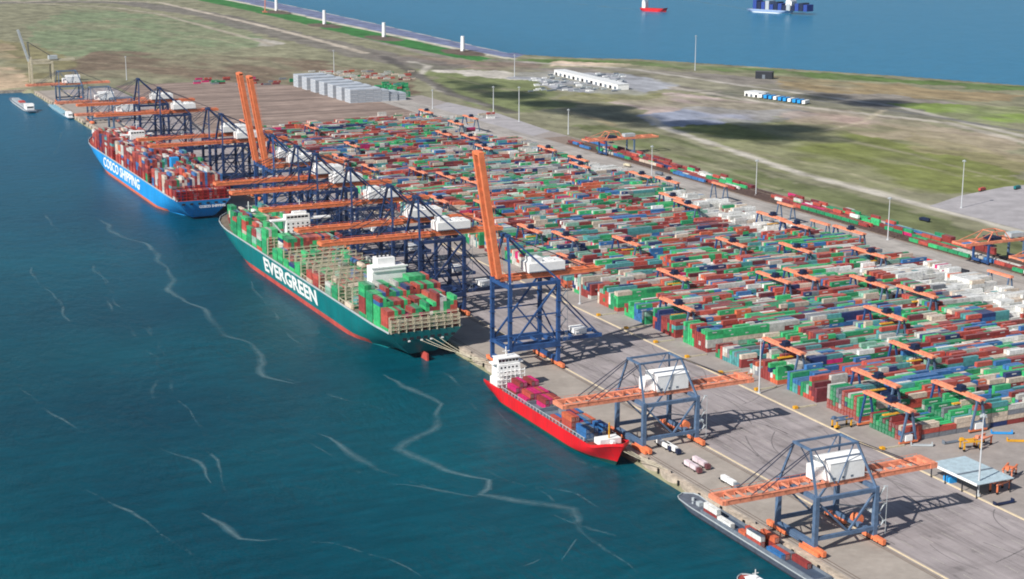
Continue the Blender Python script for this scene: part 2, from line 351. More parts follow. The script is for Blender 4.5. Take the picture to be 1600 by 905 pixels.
for x, y0, y1 in ((476,300,2600),(488,300,2600),(500,300,2600),(512,300,2600),(524,300,2600),(536,300,2600)):
    y = y0
    while y < y1: s.box(x-.14, x+.14, y, y+9, 5.03, 5.045); y += 22
M_mark = mat('worn_road_paint', (186, 182, 172), .8, noise=.3, scale=1.2)
tag(s.build('road_markings', M_mark), kind='structure')
s = MB(); r5 = np.random.default_rng(17)
for k in range(60):      # curved tyre marks of the terminal vehicles
    x = 470+r5.random()*72; y = 470+r5.random()*560; a = r5.normal(0, .25)+(math.pi/2 if r5.random() < .8 else .3); cv = r5.normal(0, .035); n = int(8+r5.random()*16); pr = None; w_ = .35+.5*r5.random()
    for i in range(n):
        if not (467 < x < 546): break
        dx, dy = math.cos(a), math.sin(a); l = (x-dy*w_/2, y+dx*w_/2, 5.036); r_ = (x+dy*w_/2, y-dx*w_/2, 5.036)
        if pr: s._add([pr[0], pr[1], r_, l], [(0, 1, 2, 3)], 0)
        pr = (l, r_); x += dx*3; y += dy*3; a += cv; cv += r5.normal(0, .008)
tag(s.build('tyre_marks', mat('tyre_rubber_film', (126, 120, 120), .8, noise=.3, scale=.8)), kind='structure')
# quay wall with rounded concrete bays and rubber fenders
s = MB(); s.box(424.6, 427.2, 300, 2672, -2, 5.05)
y = 300
while y < 2660:
    n = 7; vs = []
    for i in range(n+1):
        t = math.pi*i/n; vs.append((425.0-1.5*math.sin(t), y+9.3-9.0*math.cos(t)))
    s._add([(a, b, .5) for a, b in vs]+[(a, b, 4.9) for a, b in vs], [(i, i+1, n+2+i, n+1+i) for i in range(n)]+[tuple(range(n+1, 2*n+2))], 0)
    s.box(423.9, 424.7, y+18.5, y+20.1, -1, 4.3, 1); y += 20.6
q = s.build('quay_wall', [M_concrete, M_black]); tag(q, 'long pale concrete quay wall with dark rubber fenders along the basin', 'quay wall')
q = MB(); q.box(424.2, 2000, 2672, 2674, -2, 4.95)
tag(MB().box(-500, 424.5, 2701, 2704, -2, 4.8).build('revetment', M_concrete), 'low pale stone shore wall closing the far end of the basin', 'shore wall')

# ------------------------------------------------------------------ foam on the water
def foam_material(density):
    m = bpy.data.materials.new('sea_foam'); m.use_nodes = True; nt = m.node_tree; N = nt.nodes; L = nt.links; b = N['Principled BSDF']
    b.inputs['Base Color'].default_value = (.24, .38, .42, 1); b.inputs['Roughness'].default_value = .9
    uv = N.new('ShaderNodeAttribute'); uv.attribute_name = 'across'; tc = N.new('ShaderNodeTexCoord')
    nz = N.new('ShaderNodeTexNoise'); nz.inputs['Scale'].default_value = .3; nz.inputs['Detail'].default_value = 7; nz.inputs['Roughness'].default_value = .75; L.new(tc.outputs['Object'], nz.inputs['Vector'])
    nb = N.new('ShaderNodeTexNoise'); nb.inputs['Scale'].default_value = .022; nb.inputs['Detail'].default_value = 2; L.new(tc.outputs['Object'], nb.inputs['Vector'])
    ad = N.new('ShaderNodeMath'); ad.operation = 'ADD'; L.new(nz.outputs['Fac'], ad.inputs[0]); L.new(nb.outputs['Fac'], ad.inputs[1])
    mr = N.new('ShaderNodeMapRange'); mr.inputs['From Min'].default_value = 1.0-density; mr.inputs['From Max'].default_value = 1.3; mr.inputs['To Max'].default_value = .5; L.new(ad.outputs[0], mr.inputs['Value'])
    mu = N.new('ShaderNodeMath'); mu.operation = 'MULTIPLY'; L.new(mr.outputs['Result'], mu.inputs[0]); L.new(uv.outputs['Fac'], mu.inputs[1])
    L.new(mu.outputs[0], b.inputs['Alpha']); return m
M_foam = foam_material(.3); M_foam2 = foam_material(.03)
def foam(pts, w, m, z=.12, thin=False):
    Q = [Vector(at(x, y, 0)) for x, y in pts]; C2 = []
    for i in range(len(Q)-1):
        L_ = (Q[i+1]-Q[i]).length; n = max(2, int(L_/9))
        for k in range(n): C2.append(Q[i].lerp(Q[i+1], k/n))
    C2.append(Q[-1]); C2 = np.array([list(c) for c in C2]); t = np.arange(len(C2))
    ph = random.random()*9; off = 6*np.sin(t*.21+ph)+3*np.sin(t*.47+2*ph)+1.4*np.sin(t*1.1+ph)+np.random.default_rng(len(C2)).normal(0, .5, len(C2))
    if thin: off *= .25
    T = np.gradient(C2, axis=0); T /= np.linalg.norm(T, axis=1)[:, None]; Nn = np.stack([-T[:, 1], T[:, 0]], 1); C2 = C2+Nn*off[:, None]*(w/9+.3)
    V = []; F = []; A = []; lev = (-1, -.35, 0, .35, 1); al = (0, .55, 1, .55, 0)
    for i in range(len(C2)):
        wi = w*(.45+.75*abs(math.sin(i*.23+ph)))*(min(1, i/4, (len(C2)-1-i)/4)*.9+.1)
        for k in range(5): p = C2[i]+Nn[i]*wi*.5*lev[k]; V.append((p[0], p[1], z)); A.append(al[k])
    for i in range(len(C2)-1):
        for k in range(4): a = i*5+k; F.append((a, a+1, a+6, a+5))
    me = bpy.data.meshes.new('foam_streak'); me.from_pydata(V, [], F); at_ = me.attributes.new('across', 'FLOAT', 'POINT'); at_.data.foreach_set('value', A); me.materials.append(m)
    o = bpy.data.objects.new('foam_streak', me); COL.objects.link(o); tag(o, kind='stuff')
FO = [([(148,340),(215,375),(262,432),(310,478),(345,525),(395,552),(432,585),(480,600)], 7), ([(580,590),(640,610),(685,632),(678,672),(650,700),(700,722),(765,750),(735,775),(800,788),(880,800),(915,850)], 8), ([(862,872),(900,850),(912,846)], 6), ([(835,892),(862,880)], 5),
      ([(345,795),(372,812),(395,835),(440,838)], 9), ([(250,700),(318,722),(350,752)], 5), ([(480,680),(520,705),(580,738),(625,745)], 7), ([(880,800),(940,822),(975,832)], 6),
      ([(600,760),(700,775),(740,782)], 5), ([(505,625),(560,655)], 4),
      ([(90,205),(95,240),(130,285)], 4), ([(210,500),(260,560),(300,590)], 3),]
FO += [([(430,585),(500,605),(600,640),(640,665)], 3), ([(380,440),(430,490),(480,540),(530,560)], 3), ([(60,330),(120,390),(180,470),(230,560),(260,640)], 3.5), ([(150,420),(230,520),(300,640),(330,720),(345,795)], 3), ([(440,838),(520,850),(600,880),(640,905)], 4),
       ([(740,730),(820,760),(900,770),(960,800)], 3.5), ([(500,690),(560,740),(640,760),(700,775)], 3.5), ([(20,600),(90,640),(160,700),(250,700)], 3), ([(650,560),(720,600),(760,640)], 3.5), ([(820,760),(900,830),(960,870),(1000,905)], 4), ([(120,770),(200,800),(290,860),(350,900)], 3.5), ([(30,400),(70,440),(110,520)], 3)]
for pts, w in FO: foam(pts, w*1.0, M_foam2 if w < 5 else M_foam)
foam([(770,640),(800,668),(850,700),(905,722),(968,742),(1060,760)], 3.5, M_foam2, thin=True)
foam([(470,500),(520,540),(560,560)], 5, M_foam2, thin=True)
foam([(840,2),(920,8),(1003,16)], 26, M_foam, thin=True); foam([(1020,-6),(1100,4),(1180,17)], 30, M_foam, thin=True)
foam([(28,150),(20,135),(15,145)], 5, M_foam2)

# ------------------------------------------------------------------ ships
def sm(t): t = max(0, min(1, t)); return t*t*(3-2*t)
def hull(name, L, B, zd, zb, parent, mats, boot=3.5, bowrake=.06, stern_wl=.35, wl_start=.02, entry=.30, sternc=.07, dirn=1, draw=-2, stern_bot=1.5, deck_m=2, bulw=0, flare=0, dentry=.12):
    """y from 0 (stern) to L (bow); dirn=-1 mirrors along y. mats: topside, boot, deck"""
    lv = [draw, 0, boot, boot+(zd-boot)*.33, boot+(zd-boot)*.66, zd]
    NS = 44; V = []; F = []; Mi = []
    def half(t, f):     # f 0..1 from waterline to deck
        st = 1-(1-(stern_wl+(.95-stern_wl)*f))*(1-sm(t/max(.01, (.20-.14*f))))
        e = entry*(1-f)+dentry*f; tb = (t-(1-e))/e
        bw = 1 if tb <= 0 else max(0.0, 1-tb**(1.7+1.1*f))
        return B/2*max(.0, st)*max(bw, .012)*(1-flare*(1-f))
    for k, z in enumerate(lv):
        f = max(0, (z-boot*.3)/(zd-boot*.3)) if z > 0 else 0; f = f**.85
        y0 = L*wl_start*(1-f)**1.5; y1 = L*(1-bowrake*(1-f))
        for i in range(NS+1):
            t = i/NS; t = t if t < .8 else .8+(t-.8); tt = t**1.0
            w = half(tt, f); y = y0+(y1-y0)*tt
            zz = z
            if z > 0: zz = z+(zb-zd)*sm((tt-.86)/.14)*(z/zd)
            if z <= 0 and tt < .12: zz = z+(stern_bot-z)*(1-sm(tt/.12))
            V.append((-w, y*dirn, zz)); V.append((w, y*dirn, zz))
    n = 2*(NS+1)
    for k in range(len(lv)-1):
        for i in range(NS):
            mi = 1 if k < 2 and i/NS > .1 else 0
            a = k*n+2*i
            F.append((a, a+2, a+2+n, a+n)); Mi.append(mi); F.append((a+3, a+1, a+1+n, a+3+n)); Mi.append(mi)
        F.append((k*n+1, k*n, k*n+n, k*n+n+1)); Mi.append(0)
        a = k*n+2*NS; F.append((a, a+1, a+n+1, a+n)); Mi.append(1 if k < 2 else 0)
    top = (len(lv)-1)*n
    for i in range(NS): a = top+2*i; F.append((a, a+1, a+3, a+2)); Mi.append(deck_m)
    me = bpy.data.meshes.new('hull'); me.from_pydata(V, [], F)
    for m in mats: me.materials.append(m)
    me.polygons.foreach_set('material_index', Mi); me.polygons.foreach_set('use_smooth', [m_ != 2 for m_ in Mi]); me.update()
    import bmesh
    bm = bmesh.new(); bm.from_mesh(me); bmesh.ops.recalc_face_normals(bm, faces=bm.faces)
    for e in bm.edges:
        if len(e.link_faces) == 2 and e.calc_face_angle(0) > .6: e.smooth = False
    bm.to_mesh(me); bm.free()
    o = bpy.data.objects.new('hull', me); COL.objects.link(o); o.parent = parent
    if bulw:
        s = MB()
        for sgn in (0, 1):
            for i in range(NS):
                a = V[top+2*i+sgn]; b = V[top+2*i+2+sgn]
                s.beam((a[0]*.99, a[1], a[2]+bulw/2), (b[0]*.99, b[1], b[2]+bulw/2), .35, bulw)
        s.build('bulwark', mats[0] if bulw > 1.5 else M_lgrey, parent)
    return o
# boxes of cargo written straight to arrays: one face colour each
def boxes_mesh(name, B, label=None, cat=None, kind='stuff', marks=True):
    """B rows: x0,x1,y0,y1,z0,z1,colour index"""
    B = np.array(B, float); n = len(B); x0,x1,y0,y1,z0,z1 = [B[:, i] for i in range(6)]
    V = np.stack([np.stack(p, -1) for p in ((x0,y0,z0),(x1,y0,z0),(x1,y1,z0),(x0,y1,z0),(x0,y0,z1),(x1,y0,z1),(x1,y1,z1),(x0,y1,z1))], 1).reshape(-1, 3)
    f = np.array([(4,5,6,7),(0,1,5,4),(1,2,6,5),(2,3,7,6),(3,0,4,7)]); F = (f[None]+8*np.arange(n)[:, None, None]).reshape(-1, 4)
    pal = np.array([lin(PAL[p]) for p in PN]); c = pal[B[:, 6].astype(int)]*(.8+.4*np.random.default_rng(3).random((n, 1)))
    Cc = np.repeat(c, 5, 0); Cc[0::5] = Cc[0::5]*.82+.055      # dust and sun-bleached roofs
    if marks:
        idx = np.where(np.isin(B[:, 6].astype(int), [3, 4, 0, 7, 8, 10, 1]) & (np.random.default_rng(4).random(n) < .5))[0]
        lx = (x1-x0)[idx]; along = lx > (y1-y0)[idx]
        k = idx[along]; cx = (x0+x1)[k]/2; xs = cx+(np.random.default_rng(6).random(len(k))-.5)*3; hw = .9+np.random.default_rng(5).random(len(k))*1.6
        zc = (z0+z1)[k]/2+.3; yy = y0[k]-.04
        Vm = np.stack([np.stack(p, -1) for p in ((xs-hw,yy,zc-.35),(xs+hw,yy,zc-.35),(xs+hw,yy,zc+.4),(xs-hw,yy,zc+.4))], 1).reshape(-1, 3)
        Fm = np.arange(len(Vm)).reshape(-1, 4)+len(V); V = np.concatenate([V, Vm]); F = np.concatenate([F, Fm]); Cc = np.concatenate([Cc, np.full((len(Fm), 3), .6)])
    me = bpy.data.meshes.new(name); me.vertices.add(len(V)); me.vertices.foreach_set('co', V.ravel())
    me.loops.add(len(F)*4); me.loops.foreach_set('vertex_index', F.ravel().astype(np.int32))
    me.polygons.add(len(F)); me.polygons.foreach_set('loop_start', np.arange(0, len(F)*4, 4, dtype=np.int32)); me.update(calc_edges=True); me.shade_flat()
    ca = me.color_attributes.new('paint', 'FLOAT_COLOR', 'CORNER')
    ca.data.foreach_set('color', np.concatenate([np.repeat(Cc, 4, 0), np.ones((len(F)*4, 1))], 1).astype(np.float32).ravel())
    me.materials.append(cargo_material()); o = bpy.data.objects.new(name, me); COL.objects.link(o)
    return tag(o, label, cat, None, kind)
def cargo_material():
    if 'cargo' in MATS: return MATS['cargo']
    m = bpy.data.materials.new('container_paint'); m.use_nodes = True; nt = m.node_tree; N = nt.nodes; L = nt.links; b = N['Principled BSDF']; b.inputs['Roughness'].default_value = .55
    a = N.new('ShaderNodeAttribute'); a.attribute_name = 'paint'; tc = N.new('ShaderNodeTexCoord')
    nz = N.new('ShaderNodeTexNoise'); nz.inputs['Scale'].default_value = .5; nz.inputs['Detail'].default_value = 6; L.new(tc.outputs['Object'], nz.inputs['Vector'])
    mr = N.new('ShaderNodeMapRange'); mr.inputs['From Min'].default_value = .35; mr.inputs['From Max'].default_value = .7; mr.inputs['To Min'].default_value = 1.1; mr.inputs['To Max'].default_value = .72; L.new(nz.outputs['Fac'], mr.inputs['Value'])
    mx = N.new('ShaderNodeMix'); mx.data_type = 'RGBA'; mx.blend_type = 'MULTIPLY'; mx.inputs['Factor'].default_value = 1; L.new(a.outputs['Color'], mx.inputs['A']); L.new(mr.outputs['Result'], mx.inputs['B']); L.new(mx.outputs['Result'], b.inputs['Base Color'])
    MATS['cargo'] = m; return m
def pick(w): return int(rng.choice(len(PN), p=w/w.sum()))
def weights(**k):
    w = np.full(len(PN), .004)
    for a, b in k.items(): w[PN.index(a.replace('_', ' '))] = b
    return w
CW, CH, CL = 2.44, 2.86, 12.19

def ship_load(x0, x1, bays, z, wfun, tiers, skip=None, pitch=2.5):
    """containers lie along y; bays: list of y starts; tiers(bay,row,nrows) -> count"""
    out = []; nr = int((x1-x0)/pitch)
    for bi, y in enumerate(bays):
        col = None
        for r in range(nr):
            x = x0+r*pitch; n = int(round(tiers(bi, r, nr)))
            if rng.random() < .35 or col is None: col = pick(wfun(bi))
            for k in range(n):
                if rng.random() < .45: col = pick(wfun(bi))
                out.append((x, x+CW, y, y+CL, z+k*2.9, z+k*2.9+CH, col))
    return out

def windows(parent, boxes, name='window'):
    for b_ in boxes: MB().box(*b_).build(name, M_glass, parent)
# ---- the big green ship
eg = empty('container_ship', (398.6, 974, 0)); tag(eg, 'giant dark green container ship with white lettering on its side, moored in the middle', 'container ship')
hull('hull', 444, 56, 20.8, 27, eg, [M_hgreen, M_hred, M_deck], boot=3.8, bulw=1.2, stern_bot=4.6, stern_wl=.25, flare=.11, dentry=.10, entry=.24)
s = MB(); s.box(-.6, .6, -3, 5, -2, 5.0); s.box(-.45, .45, 5, 8, -2, 4.2); s.build('rudder', M_hred, eg)
tm_ = text_mesh('EVERGREEN', 14, .4, .08)
ys_ = [v.co.y for v in tm_.vertices]; ky = 12.0/(max(ys_)-min(ys_)); lv_ = [3.8+(20.8-3.8)*q for q in (0, .33, .66, 1)]
for v in tm_.vertices:      # the letters lie on the flared plating
    z_ = 12.4+v.co.y*ky; ins = [28*.11*(1-max(0, (q-3.8*.3)/(20.8-3.8*.3))**.85) for q in lv_]; v.co.z -= float(np.interp(z_, lv_, ins))
put_text(tm_, 'lettering', eg, (-28.12, 212.5, 12.4), '-x', fit=(132, 12.0))
# mooring recesses in the transom
s = MB()
for x in (-15, -10, -5, 0, 5, 10, 15, 20): s.box(x-1.5, x+1.3, -.14, .4, 15.2, 16.9)
s.build('mooring_recess', M_dark, eg)
s = MB()
for x in (-12, -3, 4, 12): s.box(x-.7, x+.7, -.5, .5, 14.0, 14.9)
s.build('fairlead', M_white, eg)
def lashing(y, x0, x1, z0, z1, parent, m, tcols=6, rail=True):
    s = MB(); n = int((x1-x0)/5.0)
    for i in range(n+1):
        x = x0+(x1-x0)*i/n; s.box(x-.32, x+.32, y-.35, y+.35, z0, z1)
    z = z0+2.7
    while z <= z1+.1:
        s.box(x0, x1, y-.55, y+.55, z-.28, z); s.box(x0, x1, y-.6, y-.5, z+.8, z+1.0); z += 2.7
    return s.build('lashing_bridge', m, parent)
def porch(y0, y1, x, z0, z1, parent, m):
    s = MB(); n = max(1, int((y1-y0)/4.5))
    for i in range(n+1): y = y0+(y1-y0)*i/n; s.box(x-.25, x+.25, y-.25, y+.25, z0, z1)
    s.box(x-.35, x+.35, y0, y1, z1-.3, z1); return s.build('side_walkway', m, parent)
EB = [3.5+14.3*i for i in range(29)]    # bay starts from the stern
house_bays = {4, 18}
for i, y in enumerate(EB):
    if i in (28,): continue
    w = 25.2 if y < 330 else 25.2-(y-330)*.11
    zt = 31.5 if i < 4 else 34.4
    if i in house_bays: continue
    lashing(y-1.0, -w+.3, w-.3, 20.6, zt, eg, M_cream)
    if i < 22 and i != 17: porch(y, y+12.2, -25.0, 20.6, 23.4, eg, M_cream)
lashing(-.1, -24.8, 24.8, 20.6, 30.2, eg, M_cream)
# aft funnel casing
s = MB(); s.box(-14, 11, 62, 73, 20.6, 52); s.box(-9, 4, 65, 74.5, 52, 57.5); s.box(-15, 12, 60.8, 61.8, 51.4, 52.3, 0); s.box(-13.6, 10.6, 61.0, 62, 49.0, 50.3, 0); s.box(-2, -1, 61.85, 62, 40, 42, 1)
s.build('funnel_casing', [M_white, M_dark], eg)
s = MB(); 
for x in (-7, -4, -1, 2): s.cyl((x, 70, 57.5), (x, 70, 60.5), .8, .7, 8)
s.build('exhaust_pipe', M_dark, eg)
# forward bridge house
br = MB(); br.box(-13, 7, 260, 268, 20.6, 50); br.box(-25, 25, 261.5, 268, 50, 51); br.box(-13, 7, 261, 268, 51, 54.5); br.box(-6, 5, 263, 268, 54.5, 56.5); brh = br.build('bridge_house', M_white, eg)
windows(brh, [(x, x+2.4, 260.9, 261.06, 52, 53.6) for x in range(-12, 5, 3)]+[(x, x+1.3, 259.9, 260.06, z, z+1.2) for z in (38, 41, 44, 47) for x in range(-12, 5, 4)])
s = MB(); s.beam((-24, 264.5, 50), (-14, 264.5, 38), .8); s.beam((24, 264.5, 50), (7, 264.5, 38), .8); s.beam((-24, 262, 50), (-14, 262, 38), .8); s.build('bridge_wing_strut', M_white, brh)
s = MB(); s.beam((0, 265, 56), (0, 265, 66), .6); s.box(-3, 3, 264.8, 265.2, 61, 61.5); s.box(-2, 2, 264.8, 265.2, 64, 64.4); s.build('radar_mast', M_white, brh)
s = MB(); s.beam((0, 412, 27), (0, 412, 40), .7); s.beam((-2, 412, 36), (2, 412, 36), .4); s.build('foremast', M_white, eg)
wE = lambda b: weights(green=.25, bright_green=.35, dark_red=.14, brown_red=.14, maroon=.03, cream=.05, light_grey=.05, blue=.03, navy_blue=.02, magenta=.03 if b < 5 else .005, teal=.03, pale_green=.05)
nz_ = np.random.default_rng(21).random((40, 12))
def tE(b, r, nr):
    g = nz_[b, min(11, r*12//nr)]
    if b < 4:
        base = 7.9 if b == 3 else (7.2 if b == 2 else 5.9); 
        if b == 0: base = 4.0+1.6*(r > nr*.5)+g*.8
        if r < 3: base += .2
        return base+ (g-.5)*1.3 + (.8 if r > nr*.6 else 0)
    if b in house_bays: return 0
    if b == 5: return 4.5*(r > nr*.45)+(g*2 if r <= nr*.45 else 0)
    if b == 17 or b == 16: return 6.4+g*.5 if r > 1 else 3+g*2
    if b == 19: return 5+g*2
    if b < 14: return (g > .62)*(1+2.5*g) if r < nr*.4 else (g*4.5+1.2 if r > nr*.55 else g*2)
    if b < 18: return 1.5+g*4 if r < nr*.4 else g*4.5
    if b < 25: return 3.2+g*3.6
    return 3.4+g*2.4
E_load = []
for bi, y in enumerate(EB):
    w = 24.4 if y < 365 else 24.4-(y-365)*.2
    yy = 974+y
    E_load += ship_load(398.6-w-1.4, 398.6+w+1.4, [yy], 20.9, lambda b_, bi=bi: wE(bi), lambda b_, r, nr, bi=bi: tE(bi, r, nr), pitch=2.52)
boxes_mesh('shipping_containers', E_load, 'green, red and cream containers stacked on deck of the giant green ship', 'containers', marks=False)

# ---- the big blue ship behind
cs = empty('container_ship', (394, 1522, 0)); tag(cs, 'giant bright blue container ship with tall red deck stacks, moored farthest up the quay', 'container ship')
hull('hull', 462, 55, 19.5, 26, cs, [M_hblue, mat('boot_orange_red', (212, 112, 84), .6, noise=.15), M_deckred], boot=2.8, bulw=1.2)
put_text(text_mesh('COSCO SHIPPING', 15, .32, .1), 'lettering', cs, (-27.65, 243, 11.4), '-x', fit=(180, 11))
put_text(text_mesh('COSCO SHIPPING', 3.2, .1, .1), 'stern_lettering', cs, (8, -.2, 13), '-y', 1, 1)
s = MB()
for x in (-20, -12, -4, 4, 12, 20): s.box(x-1.6, x+1.4, -.15, .4, 15.4, 17.2)
s.build('mooring_recess', M_dark, cs)
CB = [4+14.2*i for i in range(31)]
M_lashred = mat('lashing_red', (176, 44, 48), .6)
for i, y in enumerate(CB):
    if i in (7, 19, 30): continue
    w = 27 if y < 378 else 27-(y-378)*.15
    lashing(y-1.0, -w+.3, w-.3, 19.6, 30.6, cs, M_lashred)
s = MB(); s.box(-5, 3, 104, 112, 19.6, 46); s.build('funnel_casing', M_hblue, cs)
s = MB(); s.box(-8, 8, 275, 285, 19.6, 47); s.box(-18, 18, 277, 283, 47, 48); s.box(-8, 8, 276, 284, 48, 51.5); b2 = s.build('bridge_house', M_white, cs)
windows(b2, [(x, x+2.2, 275.9, 276.05, 49, 50.6) for x in range(-7, 6, 3)])
s = MB(); s.beam((0, 280, 54), (0, 280, 63), .6); s.box(-3, 3, 279.8, 280.2, 59, 59.5); s.build('radar_mast', M_white, b2)
wC = weights(dark_red=.27, brown_red=.24, maroon=.08, white=.04, light_grey=.09, cream=.07, blue=.07, navy_blue=.05, teal=.03, green=.03, orange=.03)
wC2 = weights(blue=.24, white=.06, light_grey=.14, teal=.15, dark_red=.2, green=.08, cream=.1, navy_blue=.12, grey=.08)
nc = np.random.default_rng(8).random((40, 12))
def tC(b, r, nr):
    g = nc[b, min(11, r*12//nr)]
    if b in (7, 19): return 0
    if b == 0: return 2.6
    if b < 7: return 5.0+g*2.8+(1.4 if r > nr*.4 else 0)
    if b > 26: return 3.4+g*2
    return 6.6+g*2.2
C_load = []
for bi, y in enumerate(CB):
    w = 26.2 if y < 378 else 26.2-(y-378)*.16
    C_load += ship_load(394-w, 394+w, [1522+y], 19.9, lambda b_, bi=bi: (wC2 if 0 < bi < 8 and rng.random() < .4 else wC), lambda b_, r, nr, bi=bi: tC(bi, r, nr), pitch=2.52)
boxes_mesh('shipping_containers', C_load, 'mostly red and white containers stacked on deck of the giant blue ship', 'containers', marks=False)

# ---- red feeder ship: stern far, bow near
IND = []      # individually placed containers: (x0, y0, z0, colour, along 'x'|'y', length, label)
fs = empty('feeder_ship', (412.2, 888, 0)); tag(fs, 'small bright red feeder ship with white bridge house at its far end', 'cargo ship')
hull('hull', 160, 21, 8.0, 13, fs, [M_shipred, M_boot, M_deckred], boot=1.6, dirn=-1, stern_wl=.5, bowrake=.05, bulw=1.6)
s = MB(); s.box(-8.5, 8.5, -17, -6, 8, 13); s.box(-7.5, 7.5, -16, -6.5, 13, 22); s.box(-10.2, 10.2, -14.5, -8, 22, 22.9); s.box(-7, 7, -15, -7.5, 22.9, 25.6); s.box(-7.6, 7.6, -15.6, -7, 25.6, 26); hb = s.build('deckhouse', M_white, fs)
windows(hb, [(-6.7+2.3*i, -4.9+2.3*i, -15.1, -14.96, 23.6, 25.0) for i in range(6)]+[(x, x+1.2, -16.1, -15.96, z, z+1.0) for z in (14, 16.8, 19.6) for x in (-6, -3.4, -.8, 1.8, 4.4)])
s = MB(); s.beam((0, -11, 26), (0, -11, 32), .5); s.box(-2.4, 2.4, -11.2, -10.8, 29, 29.4); s.build('radar_mast', M_white, hb)
s = MB(); s.box(-3, 3, -5.5, -1.5, 8, 19); s.box(-2.4, 2.4, -5, -2, 19, 21, 0); s.build('funnel', M_white, fs)
s = MB()
for z in (10.6, 13.2, 15.8, 18.4):
    s.box(-9.5, 9.5, -18.8, -17.4, z-.2, z)
for x in (-9.4, -6.3, -3.1, 0, 3.1, 6.3, 9.4): s.box(x-.2, x+.2, -18.7, -18.3, 8, 19.5)
s.build('stern_gallery', M_white, fs)
s = MB()
for k in range(7):
    y = -30-k*15; s.box(-9.3, 9.3, y-12.6, y, 8, 9.3 if k != 3 else 8.9); s.box(-9.6, 9.6, y+.3, y+1.2, 8, 11.2)
s.build('hatch_cover', M_mgrey, fs)
s = MB()
for sx in (-9.9, 9.6):
    for k in range(26): s.box(sx, sx+.25, -28-k*4.2, -27.6-k*4.2, 8, 11.5)
s.box(-10, -9.7, -134, -26, 11.3, 11.6); s.box(9.7, 10, -134, -26, 11.3, 11.6); s.build('guard_rail', M_lgrey, fs)
s = MB(); s.box(-6.5, 6.5, -146, -139, 10, 13.2); s.box(-1, 1, -150, -147, 10.6, 13); s.build('forecastle', M_white, fs)
s = MB(); s.beam((0, -144, 13), (0, -144, 22), .6); s.build('foremast', M_yellow, fs)
nm = MB(); 
put_text(text_mesh('ONE', .1), 'x', fs, (0, 0, -500), '-x') if False else None
def fy(y): return 888+y
# cargo on the red ship (containers along y)
for r, (x, c) in enumerate(zip((-8.6, -6.0, -3.4, -.8, 1.8, 4.4), ('magenta', 'brown red', 'magenta', 'magenta', 'brown red', 'magenta'))):
    for k in range(2 if r else 1):
        IND.append((412.2+x, fy(-58), 9.4+2.9*k, c if k else ('magenta' if r % 2 == 0 else 'dark red'), 'y', CL, f'in the {["lower","upper"][k]} layer before the red ship deckhouse, {["nearest the water","second","third","fourth","fifth","nearest the quay"][r]}'))
for r, (x, n_) in enumerate(zip((-8.6, -6.0, -3.4, -.8, 1.8, 4.4), (2, 3, 3, 2, 3, 3))):
    for k in range(n_):
        c = 'magenta' if (r+k) % 3 else 'dark red'
        IND.append((412.2+x, fy(-43.4), 9.4+2.9*k, c, 'y', CL, f'beside the red ship deckhouse, {["bottom","second","top"][k]} layer, {["nearest the water","second","third","fourth","fifth","nearest the quay"][r]}'))
for r, x in enumerate((-3.4, -.8, 1.8, 4.4)):
    for k in range(2):
        IND.append((412.2+x, fy(-73), 9.4+2.9*k, ('magenta', 'dark red', 'grey', 'magenta', 'cream', 'brown red')[(r*2+k) % 6], 'y', CL, f'amidships on the red ship, {["lower","upper"][k]} layer, {["on the water side","centre","beside the centre","nearest the quay"][r]}'))
for r, x in enumerate((-8.9, -6.3, -3.7, -1.1, 1.5, 4.1)):
    for k in range(2 if r > 1 else 1):
        IND.append((412.2+x, fy(-102), 9.4+2.9*k, ('brown red', 'blue', 'orange', 'dark red', 'grey', 'navy blue')[(r+2*k) % 6], 'y', CL, f'in front of the red ship foredeck stack, {["lower","upper"][k]} layer, {["nearest the water","second","third","fourth","fifth","nearest the quay"][r]}'))
for r, (x, cc) in enumerate(zip((-8.9, -6.3, -3.7, -1.1, 1.5, 4.1, 6.7), (('brown red', 'brown red', 'orange'), ('orange', 'orange', 'brown red'), ('grey', 'magenta'), ('navy blue', 'blue'), ('dark red', 'grey'), ('navy blue', 'orange'), ('navy blue',)))):
    for k, c in enumerate(cc):
        IND.append((412.2+x, fy(-116.4), 9.4+2.9*k, c, 'y', CL, f'on the red ship foredeck, {["bottom","second","top"][k]} layer, {["nearest the water","second","third","fourth","fifth","sixth","nearest the quay"][r]}'))
for r, (x, cc) in enumerate(zip((-7.2, -4.6, -2.0, .6, 3.2, 5.8), (('blue', 'blue'), ('blue', 'grey'), ('grey', 'blue'), ('blue',), ('light grey', 'blue'), ('dark red', 'navy blue')))):
    for k, c in enumerate(cc):
        IND.append((412.2+x, fy(-130.6), 9.4+2.9*k, c, 'y', CL, f'behind the red ship bow, {["bottom","top"][k]} layer, {["nearest the water","second","third","fourth","fifth","nearest the quay"][r]}'))
